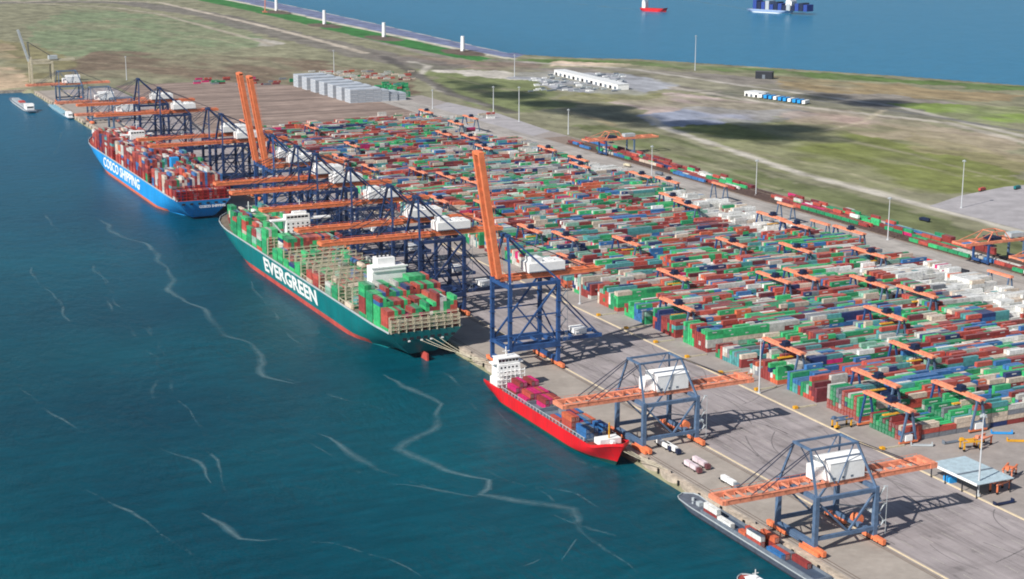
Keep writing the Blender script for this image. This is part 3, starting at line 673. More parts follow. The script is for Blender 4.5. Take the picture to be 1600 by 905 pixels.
# ---- grey barge under the near crane
bg = empty('river_barge', (417.2, 540, 0)); tag(bg, 'long flat grey river barge with loose containers alongside the near quay', 'barge')
hull('hull', 134, 12, 3.0, 4.0, bg, [mat('barge_side_grey', (74, 82, 96), .6, noise=.2), M_dark, mat('barge_deck_grey', (98, 104, 116), .7, noise=.2)], boot=.6, stern_wl=.6, bowrake=.03, bulw=.5, entry=.12, dentry=.05)
s = MB()
for sx in (-4.9, 4.3): s.box(sx, sx+.6, 14, 108, 3.0, 4.6)
s.box(-4.9, 4.9, 13, 14, 3, 4.6); s.box(-4.9, 4.9, 108, 109, 3, 4.6); s.build('hold_coaming', M_mgrey, bg)
s = MB(); s.box(-4.3, 4.3, 14, 108, 3.02, 3.2); s.build('hold_floor', mat('hold_floor_dark', (70, 84, 104), .8), bg)
s = MB(); s.box(-1.4, 1.4, 116, 119, 3, 5.0); s.cyl((0, 124, 3), (0, 124, 5), .8); s.cyl((-2, 121, 3), (-2, 121, 4), .5); s.cyl((2, 121, 3), (2, 121, 4), .5); s.build('anchor_winch', M_lgrey, bg)
BC = [(-4.4, 95, 3.3, 'dark red'), (-4.4, 95, 6.2, 'white'), (-4.4, 82.5, 3.3, 'white'), (-4.2, 70, 3.3, 'orange'), (-4.2, 57, 3.3, 'brown red'), (-4.2, 57, 6.2, 'white'), (1.0, 66, 3.3, 'brown red'), (1.0, 53, 3.3, 'dark red'), (1.0, 53, 6.2, 'orange'), (1.0, 40, 3.3, 'grey'), (-1.7, 40, 3.3, 'brown red'), (1.0, 27, 3.3, 'dark red'), (-4.2, 40, 3.3, 'blue')]
BLb = ['dark red container under the white one at the bow end of the grey barge', 'white container topmost at the bow end of the grey barge', 'white container low on the grey barge next to the bow stack', 'orange tank container amidships on the grey barge by the water side', 'brown red container under the big white one on the grey barge', 'big white container topmost amidships on the grey barge', 'brown red container on the quay side of the grey barge beside the orange one', 'dark red container at the bottom of the quay side pair on the barge', 'orange container on top of the quay side pair on the barge', 'grey container on the quay side of the barge beside the crane leg', 'brown red container in the centre row of the barge near its aft end', 'dark red container aftmost on the grey barge', 'blue container on the water side near the aft end of the barge']
for (x, y, z, c), lb in zip(BC, BLb):
    IND.append((417.2+x, 540+y, z, c, 'y', CL if c != 'orange' or z > 4 else 6.06, '!'+lb))

# ---- small coaster cut by the lower edge
cb = empty('workboat', (388, 535, 0)); tag(cb, 'small red-decked workboat with white cabin at the lower edge of the picture', 'boat')
hull('hull', 40, 9, 2.4, 3.2, cb, [M_mgrey, M_dark, M_deckred], boot=.5, stern_wl=.6, bulw=.6)
s = MB(); s.box(-2.6, 2.6, 27, 33, 2.4, 5.2); s.box(-3, 3, 26.5, 33.4, 5.2, 5.5); s.build('cabin', M_white, cb)
s = MB(); s.box(-2.2, 2.2, 26.9, 27.06, 3.8, 4.8); s.build('window', M_glass, cb)
s = MB(); s.beam((0, 29, 5.5), (0, 29, 10), .3); s.beam((-1.6, 29, 8.2), (1.6, 29, 8.2), .25); s.build('mast', M_white, cb)
s = MB(); s.box(1, 3.6, 6, 24, 2.4, 4.2); s.build('deck_cargo', M_lgrey, cb)

def simple_boat(name, label, x, y, L, B, zd, mats, rz=0, house=.12, cat='boat', hz=6, dirn=1, extra=None):
    e = empty(name, (x, y, 0), rz); tag(e, label, cat)
    hull('hull', L, B, zd, zd*1.3, e, mats, boot=zd*.2, stern_wl=.6, dirn=dirn)
    s = MB(); a = dirn*L*house; b = dirn*L*(house+.13); s.box(-B*.36, B*.36, min(a, b), max(a, b), zd, zd+hz); s.box(-B*.42, B*.42, min(a, b)+L*.02, max(a, b)-L*.02, zd+hz, zd+hz+hz*.3); h = s.build('cabin', M_white, e)
    s = MB(); yy = min(a, b)-.05; s.box(-B*.3, B*.3, yy, yy+.1, zd+hz*.5, zd+hz*.8); s.build('window', M_glass, h)
    if extra: extra(e)
    return e
def ex1(e):
    s = MB()
    for k in range(9): s.box(-5, 5, 40+k*13, 50+k*13, 3, 6)
    s.build('hatch_cover', M_lgrey, e); s = MB(); s.box(-4, 4, 84, 100, 6, 8); s.build('deck_cargo', M_hred, e)
simple_boat('inland_vessel', 'small grey and white inland vessel sailing alone in the far corner of the basin', 381, 2425, 185, 15, 3, [M_lgrey, M_dark, M_mgrey], 0, .08, hz=6, extra=ex1, cat='vessel')
def ex2(e):
    s = MB(); s.box(-4, 4, 45, 150, 3, 4.6); s.build('hatch_cover', mat('pale_blue_paint', (140, 184, 200), .6), e)
simple_boat('river_barge', 'pale blue barge moored at the far quay ahead of the blue ship', 419, 2330, 175, 8.5, 2.4, [mat('pale_blue_hull', (120, 160, 180), .6), M_dark, M_lgrey], 0, .04, hz=5, extra=ex2, cat='barge')
# ships on the open sea
p = at(1003, 17, 0); q = at(1043, 19, 0); d = Vector((q[0]-p[0], q[1]-p[1])); rz = math.atan2(-d.x, d.y)
simple_boat('cargo_ship', 'small red coaster with white wheelhouse crossing the open sea', p[0], p[1], d.length, 22, 9, [M_shipred, M_shipred, M_deckred], rz, .06, hz=16, cat='cargo ship')
p = at(1172, 18, 0); q = at(1241, 22, 0); d = Vector((q[0]-p[0], q[1]-p[1])); rz = math.atan2(-d.x, d.y)
def ex3(e):
    s = MB(); random.seed(5)
    for k in range(13):
        h = random.choice((14, 18, 20, 22, 24)); s.box(-15, 15, 20+k*14, 32+k*14, 9, 9+h, 2 if k % 5 == 3 else k % 2)
    s.build('deck_load', [mat('blue_cargo', (40, 70, 150), .6), M_dkblue, M_lgrey], e)
simple_boat('container_ship', 'pale blue container ship loaded with dark blue boxes out on the open sea', p[0], p[1], d.length, 34, 9, [mat('pale_ship_blue', (150, 172, 205), .5), M_white, M_mgrey], rz, .86, hz=26, cat='container ship', extra=ex3)

# mooring ropes
def rope(a, b, sag, parent=None, name='mooring_rope', r=.16):
    s = MB(); a = Vector(a); b = Vector(b); pr = a
    for i in range(1, 9):
        t = i/8; p_ = a.lerp(b, t)-Vector((0, 0, sag*4*t*(1-t))); s.cyl(pr, p_, r, n=5); pr = p_
    return s.build(name, M_cream, parent)
for k, (x, dx, dy) in enumerate(((-4, 30, -34), (0, 29, -42), (5, 27, -50), (10, 25, -30))):
    rope((x, -.3, 14.5), (dx, dy, 5.4), 1.5, eg)
for k in range(3): rope((4-2*k, -155, 10.5), (14, -172-6*k, 5.4), .8, fs)
for k in range(3): rope((8, 402-4*k, 24), (30, 440+8*k, 5.4), 1.5, cs)
for y in (620, 700, 724, 905, 936, 960): 
    o = MB().cyl((425.9, y, 5.05), (425.9, y, 5.8), .35, .3, 8).cyl((425.9, y, 5.8), (425.9, y, 6.05), .55, .55, 8).build('bollard', M_dark)
    tag(o, 'squat black mooring bollard on the quay edge', 'bollard', 'bollards along the quay edge')
# ------------------------------------------------------------------ quay cranes
def bogies(parent, ys, xs, m):
    for x in xs:
        for y in ys:
            s = MB(); s.box(x-1.0, x+1.0, y-8, y+8, 2.0, 3.4)
            for k in range(-3, 4, 2):
                s.box(x-.8, x+.8, y+k*2.1-1.7, y+k*2.1+1.7, .9, 2.0)
            for k in range(8): yy = y-7.2+k*2.06; s.cyl((x-.45, yy, .5), (x+.45, yy, .5), .5, n=8, m=1)
            s.build('bogie', [m, M_dark], parent)
def truss_boom(s, x0, x1, z, hy, w, h, m=0, ties=8):
    for sy in (-1, 1):
        s.beam((x0, sy*hy, z), (x1, sy*hy, z), w, h, m)
        s.beam((x0, sy*(hy+w*.8), z+h*.5+.9), (x1, sy*(hy+w*.8), z+h*.5+.9), .15, .15, m)
    n = max(2, int(abs(x1-x0)/ties))
    for i in range(n+1):
        x = x0+(x1-x0)*i/n; s.beam((x, -hy, z+h*.2), (x, hy, z+h*.2), .8, .8, m)
        for sy in (-1, 1): s.beam((x, sy*(hy+w*.8), z+h*.4), (x, sy*(hy+w*.8), z+h*.5+.9), .15, .15, m)
def stays(parent, pairs, r=.28):
    for a, b in pairs: MB().cyl(a, b, r, n=6).build('stay', M_pipe, parent)
def big_crane(loc, label, raised=False, m=M_blue):
    e = empty('quay_crane', loc); tag(e, label, 'quay crane', 'tall blue quay cranes serving the big ships')
    X1 = 34.5; LY = 13.5; G = 57
    bogies(e, (-LY, LY), (0, X1), M_orange)
    for x in (0, X1):
        for sy in (-1, 1):
            s = MB(); s.beam((x, sy*LY, 4), (x, sy*LY, 58), 2.3, 2.3)
            # ladder landing platforms up the leg
            for z in (14, 24, 34, 44): s.box(x-1.8, x+1.8, sy*LY-1.8, sy*LY+1.8, z, z+.3)
            s.build('leg', m, e)
        s = MB(); s.box(x-1.2, x+1.2, -LY-1, LY+1, 3.4, 6.2); s.build('sill_beam', m, e)
    for sy in (-1, 1): MB().box(1.15, X1-1.15, sy*LY-1.0, sy*LY+1.0, 13.6, 17).build('portal_beam', m, e); MB().box(1.15, X1-1.15, sy*LY-.9, sy*LY+.9, 55.4, 57.8).build('portal_beam', m, e)
    for x in (0, X1): MB().box(x-1, x+1, -LY+1.15, LY-1.15, 54.6, 57.4).build('portal_beam', m, e); MB().box(x-.9, x+.9, -LY+1.15, LY-1.15, 14.2, 16.6).build('portal_beam', m, e)
    for sy in (-1, 1):
        s = MB(); s.beam((1, sy*LY, 17), (X1-1, sy*LY, 55), 1.1); s.beam((X1/2, sy*LY, 36), (X1-1, sy*LY, 17), .9); s.beam((1, sy*LY, 36), (X1-1, sy*LY, 36), .8); s.build('diagonal_brace', m, e)
    s = MB(); s.beam((X1, -LY, 17), (X1, LY, 36), .8); s.beam((X1, LY, 36), (X1, -LY, 55), .8)
    s.build('diagonal_brace', m, e)
    s = MB()
    for i in range(8):
        z = 17+i*4.7; x0 = X1+1.5; x1 = X1+5.5; a_, b_ = ((x0, x1) if i % 2 == 0 else (x1, x0)); s.beam((a_, -LY-.3, z), (b_, -LY-.3, z+4.7), .9, .22); s.box(min(b_, b_)-.7, b_+.7, -LY-1, LY*-1+.6, z+4.6, z+4.8)
    s.beam((X1+6.2, -LY-.9, 17), (X1+6.2, -LY-.9, 56), .2); s.build('stairway', M_mgrey, e)
    # lower landside trolley platform
    s = MB()
    for sy in (-1, 1): s.box(-1, 70, sy*7-.9, sy*7+.9, 14.6, 17.0)
    for x in (-1, 12, 24, 50, 60, 69): s.box(x, x+1.0, -6.1, 6.1, 15, 16.6)
    s.beam((X1+1, -7, 50), (67, -7, 17.5), .9); s.beam((X1+1, 7, 50), (67, 7, 17.5), .9)
    s.build('lower_girder', m, e)
    s = MB(); s.box(52, 60, -5, 5, 17.2, 20.4); s.box(51.4, 60.6, -5.4, 5.4, 20.4, 20.8); s.build('equipment_cabin', M_white, e)
    s = MB(); truss_boom(s, -2.5, 70, 59.6, 4.0, 1.7, 2.4); s.build('main_girder', M_orange, e)
    if not raised:
        s = MB(); truss_boom(s, -3, -70, 59.6, 4.0, 1.9, 2.6); s.box(-71, -69.6, -5, 5, 58.6, 60.8); s.build('boom', M_orange, e)
    else:
        s = MB(); truss_boom(s, 0, -82, 0, 4.0, 2.4, 3.6); s.box(-83, -81, -5.2, 5.2, -1.6, 1.8)
        b = s.build('boom', M_orange, e); b.location = (-3, 0, 60.5); b.rotation_euler = (0, math.radians(81), 0)
    # apex frame
    s = MB(); A = 87
    for sy in (-1, 1):
        s.beam((0, sy*LY, 58), (3, sy*3.5, A), 1.5); s.beam((X1, sy*LY, 58), (4, sy*3.5, A), 1.1)
    s.box(1.5, 5, -4.5, 4.5, A-.5, A+1.2); s.beam((1.2, -8.6, 72), (1.2, 8.6, 72), .9); s.build('apex_frame', m, e)
    pr = [((4, sy*3.8, A), (62, sy*4.5, 61.5)) for sy in (-1, 1)]
    if not raised: pr += [((2, sy*3.8, A), (-30, sy*4.5, 61.5)) for sy in (-1, 1)]+[((2, sy*3.8, A), (-62, sy*4.5, 61.5)) for sy in (-1, 1)]
    stays(e, pr)
    s = MB(); s.box(17, 43, -6.2, 6.2, 62.2, 68.2); s.box(18, 42, -5.6, 5.6, 68.2, 68.8); s.box(19, 27, -5, 4, 68.8, 71.6); s.box(31, 36, -4, 1, 68.8, 70.2); mh = s.build('machinery_house', M_white, e)
    s = MB(); s.box(17.2, 42.8, -6.3, -6.18, 62.3, 62.9); s.build('base_trim', M_mgrey, mh)
    s = MB(); s.box(6, 12, -3.6, 3.6, 57.4, 58.3); tr = s.build('trolley', M_orange2, e)
    s = MB(); s.box(7.5, 10.5, 4.2, 7, 52.6, 55.6); s.build('operator_cab', M_white, e)
    return e
P0 = (429.5, 0, 5.0)
ev = [(1072, 'nearest of those at the green ship'), (1125, 'second nearest of those at the green ship'), (1214, 'before the bridge of the green ship'), (1298, 'beyond the bridge of the green ship'), (1348, 'over the bow of the green ship')]
cr0 = None
for u_, t_ in ev+[(1590, 'over the stern of the blue ship'), (1640, 'second from the stern of the blue ship'), (1850, 'beside the bridge of the blue ship'), (1956, 'over the bow of the blue ship, farthest tall one')]:
    lb = 'blue quay crane, boom lowered, '+t_
    if cr0 is None: cr0 = big_crane((429.5, u_, 5), lb, m=M_navy)
    else:
        c = copy_tree(cr0); c.location = (429.5, u_, 5); c['label'] = lb
r1 = big_crane((429.5, 921, 5), 'tall blue quay crane with raised orange boom, alone between green and red ships', True)
for u_, t_ in ((1420, 'nearer of the raised pair'), (1452, 'farther of the raised pair')):
    c = copy_tree(r1); c.location = (429.5, u_, 5); c['label'] = 'tall blue quay crane with raised orange boom, '+t_
def low_crane(loc, label, m=M_grey, far=False):
    e = empty('low_quay_crane', loc); tag(e, label, 'quay crane', 'low quay cranes for small ships')
    X1 = 34; LY = 15; G = 26.6
    bogies(e, (-LY, LY), (0, X1), M_orange)
    for x in (0, X1):
        for sy in (-1, 1):
            s = MB(); s.beam((x, sy*LY, 3.2), (x, sy*LY, G+1), 2.2, 2.2)
            if x and sy < 0:
                for z in (8, 14, 20): s.box(x+1.1, x+2.6, sy*LY-1.3, sy*LY+1.3, z, z+.3); s.box(x+1.1, x+2.3, sy*LY-.6, sy*LY+.8, z+.3, z+2)
            s.build('leg', m, e)
    for x in (0, X1):
        s = MB(); s.box(x-1.1, x+1.1, -LY-1, LY+1, 3.2, 5.4); s.build('sill_beam', m, e)
    for sy in (-1, 1): MB().box(1.1, X1-1.1, sy*LY-.8, sy*LY+.8, 6, 7.8).build('portal_beam', m, e); MB().box(1.1, X1-1.1, sy*LY-.9, sy*LY+.9, G-1.6, G+.4).build('portal_beam', m, e)
    for x in (0, X1): MB().box(x-.9, x+.9, -LY+1.1, LY-1.1, G-1.0, G+1.0).build('portal_beam', m, e)
    for sy in (-1, 1):
        s = MB(); s.beam((1, sy*LY, G-2), (X1*.55, sy*LY, 7.6), .9); s.beam((X1*.55, sy*LY, 7.6), (X1-1, sy*LY, G-2), .9); s.build('diagonal_brace', m, e)
    s = MB(); s.beam((X1-1, -LY+.5, 8.6), (X1+10, -4, 8.6), .6); s.beam((X1-1, LY-.5, 8.6), (X1+10, 4, 8.6), .6); s.box(X1+9, X1+11, -5, 5, 7.9, 9); s.build('cable_platform', M_lgrey, e)
    s = MB(); truss_boom(s, -44, 75, 28.6, 5.2, 1.9, 2.4, ties=6)
    for i in range(-44, 73, 6):
        s.beam((i, -5.2, 29), (i+6, 5.2, 29), .35)
    s.box(73, 77, -6.6, 6.6, 27.4, 30.0); s.box(-45.5, -44, -6, 6, 27.6, 29.6); s.build('boom', M_orange2, e)
    s = MB()
    for i in range(5):
        z = 5.4+i*4.3; x0 = X1+1.5; x1 = X1+5.0; a_, b_ = ((x0, x1) if i % 2 == 0 else (x1, x0)); s.beam((a_, -LY-.3, z), (b_, -LY-.3, z+4.3), .9, .22); s.box(b_-.7, b_+.7, -LY-1, -LY+.6, z+4.2, z+4.4)
    s.beam((X1+5.8, -LY-.9, 3), (X1+5.8, -LY-.9, 27.5), .2); s.build('stairway', M_lgrey, e)
    s = MB(); s.cyl((X1+1.3, -2, 6), (X1+1.3, 2, 6), 2.6, n=18); s.build('cable_reel', M_orange, e)
    # twin trestle frames on top of the portal
    s = MB(); A = 47.5
    for x in (1.5, X1-6):
        bx = 0 if x < 10 else X1
        for sy in (-1, 1): s.beam((bx, sy*LY, G), (x, sy*6.5, A), 1.0)
        s.beam((x, -7.2, A), (x, 7.2, A), 1.1)
    for sy in (-1, 1):
        s.beam((1.5, sy*6.5, A), (X1-6, sy*6.5, A), 1.0); s.beam((4, sy*6.5, A-.6), (X1*.45, sy*8, 29.5), .45); s.beam((X1-8, sy*6.5, A-.6), (X1*.5, sy*8, 29.5), .45)
    s.build('trestle_frame', m, e)
    stays(e, [((1.5, sy*6.5, A), (-30, sy*5.6, 30)) for sy in (-1, 1)]+[((1.5, sy*6.5, A-1), (-24, sy*5.6, 30)) for sy in (-1, 1)]+[((X1-6, sy*6.5, A), (66, sy*5.6, 30)) for sy in (-1, 1)], .25)
    s = MB(); s.box(13, 33, -6.8, 6.8, 30, 39.0); s._add([(12.6,-7.1,39),(33.4,-7.1,39),(33.4,7.1,39),(12.6,7.1,39),(12.6,0,41.4),(33.4,0,41.4)], [(0,1,5,4),(2,3,4,5),(1,2,5),(3,0,4),(3,2,1,0)], 0); s.box(8, 12.8, -2, 5, 29.9, 36.6)
    mh = s.build('machinery_house', M_white, e)
    s = MB()
    for x in (15, 20, 25): s.box(x, x+1.4, -6.95, -6.78, 31, 31.9)
    s.box(33.0, 33.2, -1, 1, 30.6, 33); s.build('louvre', M_mgrey, mh)
    s = MB(); s.box(-9, -4, -4.4, 4.4, 26.4, 27.4); s.build('trolley', m, e)
    s = MB(); s.box(-8, -5.4, 5, 7.4, 23.6, 26.2); s.build('operator_cab', M_white, e)
    s = MB()
    s.beam((0, 13.5, 2.2), (0, -3, 2.2), .9)
    s.build('lower_strut', m, e); MB().box(-2.4, -1.3, -LY-6, -LY+9, .4, 2.1).build('cable_reel_frame', M_orange, e)
    return e
lc = low_crane((430, 593, 5), 'low pale blue crane with white machinery house, nearest, above the grey barge')
for u_, t_ in ((752, 'low pale blue crane over the bow of the small red ship'), (2112, 'low blue crane beyond the blue ship, nearest of the far three'), (2252, 'low blue crane with orange boom on the far quay, middle of the far three'), (2490, 'low blue crane with white machinery house at the far end of the quay')):
    c = copy_tree(lc); c.location = (430, u_, 5); c['label'] = t_
for k, dy in ((0, -9.5),):
    pass
# cream coloured crane at the end of the basin
e = empty('cream_quay_crane', (440, 2790, 5)); tag(e, 'cream coloured quay crane with raised boom on the far left shore', 'quay crane')
for x in (0, 34):
    for sy in (-1, 1): MB().beam((x, sy*12, 0), (x, sy*12, 36 if x else 44), 2.6, 2.6).build('leg', M_cream, e)
s = MB()
for sy in (-1, 1): s.box(0, 34, sy*12-1, sy*12+1, 2, 5); s.box(0, 34, sy*12-1, sy*12+1, 32, 35)
s.build('portal_beam', M_cream, e)
s = MB(); s.beam((-1, -5, 34), (-1, -5, 40), 2); s.beam((0, 0, 36), (-2, 0, 68), 2.5); s.build('apex_frame', M_cream, e)
s = MB(); s.beam((-2, -3.5, 36), (-16, -3.5, 88), 3, 3); s.beam((-2, 3.5, 36), (-16, 3.5, 88), 3, 3); s.build('boom', M_lgrey, e)
s = MB(); s.box(0, 72, -5, -2.6, 35.5, 38.5); s.box(0, 72, 2.6, 5, 35.5, 38.5); s.build('main_girder', M_cream, e)
s = MB(); s.box(30, 44, -6, 6, 38.5, 44.5); s.build('machinery_house', M_lgrey, e)
stays(e, [((-2, 0, 68), (40, 0, 40))], .5)

# ------------------------------------------------------------------ container yard
Y0, PITCHB, NB = 684.0, 41.2, 33
XB0, BAY, NBAY, NROW, ROWP = 569.0, 12.42, 23, 11, 2.85
yard = []
hn = np.random.default_rng(31).random((NB+1, NBAY+2)); hr = np.random.default_rng(32).random((NB, NROW, NBAY))
wR = PW
WH = weights(white=.7, light_grey=.2, cream=.1)
wBlk = []
cand = []
rown = np.random.default_rng(33).random((NB, NROW, 9))
for k in range(NB):
    by = Y0+k*PITCHB+3.2
    low = {int(v_) for v_ in np.random.default_rng(500+k).integers(2, NBAY, 1)}
    prevrow = {}
    for r in range(NROW):
        colr = [None]*6
        for b in range(NBAY):
            x = XB0+b*BAY
            if k > 26 and b > 21: continue
            hb_ = 2.9+2.6*(.75*hn[k, b]+.25*hn[k, b+1])
            if b < 2: hb_ -= .8*(hn[k+1, b] > .4)
            if k == 0: hb_ = (3.2, 2.6, 1.8, 3.4, 4.4, 4.2, 3.4, 4.4, 4.0)[b] if b < 9 else 4
            hb_ += (rown[k, r, b//3]-.5)*1.5
            if b in low: hb_ -= 1.5
            n = int(round(hb_+(hr[k, r, b]-.5)*1.0)); n = max(0, min(5, n))
            if k == 0 and r == 0 and b < 9: n = max(2, n)
            reef = (b > 17 and 4 <= k <= 7) or (b > 18 and 12 <= k <= 16) or (b > 19 and k in (20, 21, 28, 29))
            two = rng.random() < .12
            for t in range(n):
                q_ = rng.random()
                if reef: colr[t] = pick(WH)
                elif colr[t] is not None and q_ < .36: pass
                elif t and q_ < .52: colr[t] = colr[t-1]
                elif (b, t) in prevrow and q_ < .68: colr[t] = prevrow[(b, t)]
                else: colr[t] = pick(wR)
                prevrow[(b, t)] = colr[t]
                cand.append((x, by+r*ROWP, 5.06+t*2.9, colr[t], k, b, r, t, n, two))
# which are visible & nearest: individuals
hgt_ = {}
for c in cand: hgt_[(c[4], c[5], c[6])] = c[8]
def vis(c):
    x, y, z, col, k, b, r, t, n, two = c
    px, py = proj(x+6, y, z+2.86)
    if not (-10 < px < 1606 and -10 < py < 915): return False
    top = t == n-1
    front = r == 0 or hgt_.get((k, b, r-1), 0) <= t
    end = b == 0 or hgt_.get((k, b-1, r), 0) <= t
    return top or front or end
vs_ = [c for c in cand if vis(c)]
vs_.sort(key=lambda c: math.hypot(c[0], c[1]))
NIND = 300-len(IND)-10
sel = set(id(c) for c in vs_[:NIND])
ORD = ['first', 'second', 'third', 'fourth', 'fifth', 'sixth', 'seventh', 'eighth', 'ninth', 'tenth', 'eleventh', 'twelfth', 'thirteenth', 'fourteenth', 'fifteenth', 'sixteenth', 'seventeenth', 'eighteenth', 'nineteenth', 'twentieth', 'twenty-first', 'twenty-second', 'twenty-third']
LEV = ['ground', 'second', 'third', 'fourth', 'fifth']
for c in cand:
    x, y, z, col, k, b, r, t, n, two = c
    if id(c) in sel:
        IND.append((x, y, z, PN[col], 'x', CL, f'in {ORD[k] if k else "nearest"} yard block, {ORD[b]} bay, {ORD[r]} row, {LEV[t]} layer'))
    elif two:
        yard.append((x, x+6.0, y, y+CW, z, z+CH, col)); yard.append((x+6.15, x+CL, y, y+CW, z, z+CH, (col+3) % 12))
    else: yard.append((x, x+CL, y, y+CW, z, z+CH, col))
# scattered empties at the inland far corner and along the yard road
for k in range(150):
    x, y = at(560+rng.random()*270, 182+rng.random()*38)
    if x < 600 or y < 2050: continue
    for t in range(1+int(rng.random()*2.4)): yard.append((x, x+CL, y, y+CW, 5.06+t*2.9, 5.06+t*2.9+CH, pick(weights(cream=.3, light_grey=.3, brown_red=.2, green=.15, teal=.1, white=.1))))
for k in range(40):
    x, y = at(585+rng.random()*45, 136+rng.random()*18)
    for t in range(1+int(rng.random()*3)): yard.append((x, x+CL, y, y+CW, 5.06+t*2.9, 5.06+t*2.9+CH, pick(weights(green=.5, bright_green=.3, brown_red=.1, teal=.1))))
for k in range(90):
    x, y = at(480+rng.random()*160, 112+rng.random()*14)
    yard.append((x, x+CL, y, y+CW, 5.06, 5.06+CH, pick(weights(cream=.3, light_grey=.3, brown_red=.2, green=.1))))
for k in range(34):
    x, y = at(300+rng.random()*200, 124+rng.random()*10)
    for t in range(1+int(rng.random()*2)): yard.append((x, x+CL, y, y+CW, 5.06+t*2.9, 5.06+t*2.9+CH, pick(weights(magenta=.2, maroon=.2, brown_red=.2, green=.2, grey=.2))))
boxes_mesh('shipping_containers', yard, 'thousands of mixed red, green, grey and blue containers filling the yard blocks behind the quay', 'containers')
# rail terminal: containers on flat wagons, lines running along the quay direction
rail = []; wr = weights(dark_red=.36, brown_red=.26, maroon=.14, green=.1, bright_green=.09, blue=.03, light_grey=.03, cream=.02, white=.02)
for j, x in enumerate((924.5, 929, 934, 938.5, 943, 950, 953)):
    y = 760; prev = 0
    while y < 1790:
        on = vnoise(np.array([float(j*40)]), np.array([float(y)]), 60, 77)[0] > (.3 if j in (1, 2) else .4)
        if on:
            if rng.random() < .55: prev = pick(wr)
            z = 6.3; rail.append((x, x+CW, y, y+CL, z, z+CH, prev))
            if j >= 3 and rng.random() < .35: rail.append((x, x+CW, y, y+CL, z+2.9, z+2.9+CH, pick(wr)))
        y += 13.1
boxes_mesh('shipping_containers', rail, 'long lines of mostly red containers on rail wagons behind the yard road', 'containers', marks=False)
s = MB()
for x in (924.5, 929, 934, 938.5, 943, 950, 953): s.box(x+.2, x+2.3, 760, 1790, 5.6, 6.28)
tag(s.build('rail_wagons', mat('wagon_rust', (92, 74, 68), .8, noise=.3)), 'long lines of dark flat wagons under the red rail containers', 'rail wagons')
s = MB(); s.box(922, 958, 700, 1850, 5.0, 5.12); tag(s.build('track_bed', mat('ballast', (142, 126, 114), .9, noise=.3, scale=.5)), kind='structure')

# ---- individual containers with frames, ribs, doors
def container_mesh(colname, L, white_door=False):
    s = MB(); h = CH; w = CW; c = .16
    s.box(.05, L-.05, .06, w-.06, .06, h-.05, 0)
    for x in (0, L-c):
        for y in (0, w-c): s.box(x, x+c, y, y+c, 0, h, 1)
    for y in (0, w-c): s.box(c, L-c, y, y+c, h-c, h+.005, 1); s.box(c, L-c, y, y+c, 0, c, 1)
    for x in (0, L-c): s.box(x, x+c, c, w-c, h-c, h+.005, 1); s.box(x, x+c, c, w-c, 0, c, 1)
    n = int(L/.9)
    for i in range(n):
        x = .5+i*(L-1)/(n-1); s.box(x-.2, x+.2, .02, w-.02, c, h-c, 0); s.box(x-.2, x+.2, .2, w-.2, h-.06, h-.015, 0)
    me = bpy.data.meshes.new('container'); me.from_pydata(s.v, [], s.f)
    rgb = PAL[colname]; me.materials.append(mat('paint_'+colname.replace(' ', '_'), rgb, .55, noise=.2, scale=.6)); me.materials.append(mat('frame_'+colname.replace(' ', '_'), tuple(int(v*.86) for v in rgb), .6, noise=.15))
    me.polygons.foreach_set('material_index', s.m); me.update(); return me
def door_mesh(colname):
    s = MB()
    for y0, y1 in ((.2, 1.19), (1.25, 2.24)): s.box(-.03, .05, y0, y1, .2, 2.66, 0)
    for y in (.45, .95, 1.5, 2.0): s.cyl((-.07, y, .18), (-.07, y, 2.42), .035, n=5, m=1)
    me = bpy.data.meshes.new('door'); me.from_pydata(s.v, [], s.f); me.materials.append(MATS['frame_'+colname.replace(' ', '_')]); me.materials.append(M_lgrey); me.polygons.foreach_set('material_index', s.m); return me
cache = {}; ever_txt = None
for (x, y, z, cn, ax, L, lb) in IND:
    key = (cn, L)
    if key not in cache: cache[key] = (container_mesh(cn, L), door_mesh(cn))
    body, door = cache[key]
    o = bpy.data.objects.new('shipping_container', body); COL.objects.link(o)
    if ax == 'x': o.location = (x, y, z)
    else: o.location = (x+CW, y, z); o.rotation_euler = (0, 0, math.pi/2)
    o['label'] = lb[1:] if lb[0] == '!' else f'{cn} container {lb}'
    o['category'] = 'container'; o['group'] = 'containers stacked in the yard' if 'yard' in lb else ('containers aboard the red feeder ship' if 'red ship' in lb else 'containers loaded on the grey barge')
    dd = bpy.data.objects.new('door', door); COL.objects.link(dd); dd.parent = o
    if cn in ('green', 'bright green') and ax == 'x':
        if ever_txt is None: ever_txt = text_mesh('EVERGREEN', 1.15, .03, .01)
        t_ = put_text(ever_txt, 'lettering', o, (L*.52, -.03, 1.35), '-y', 1, 1)

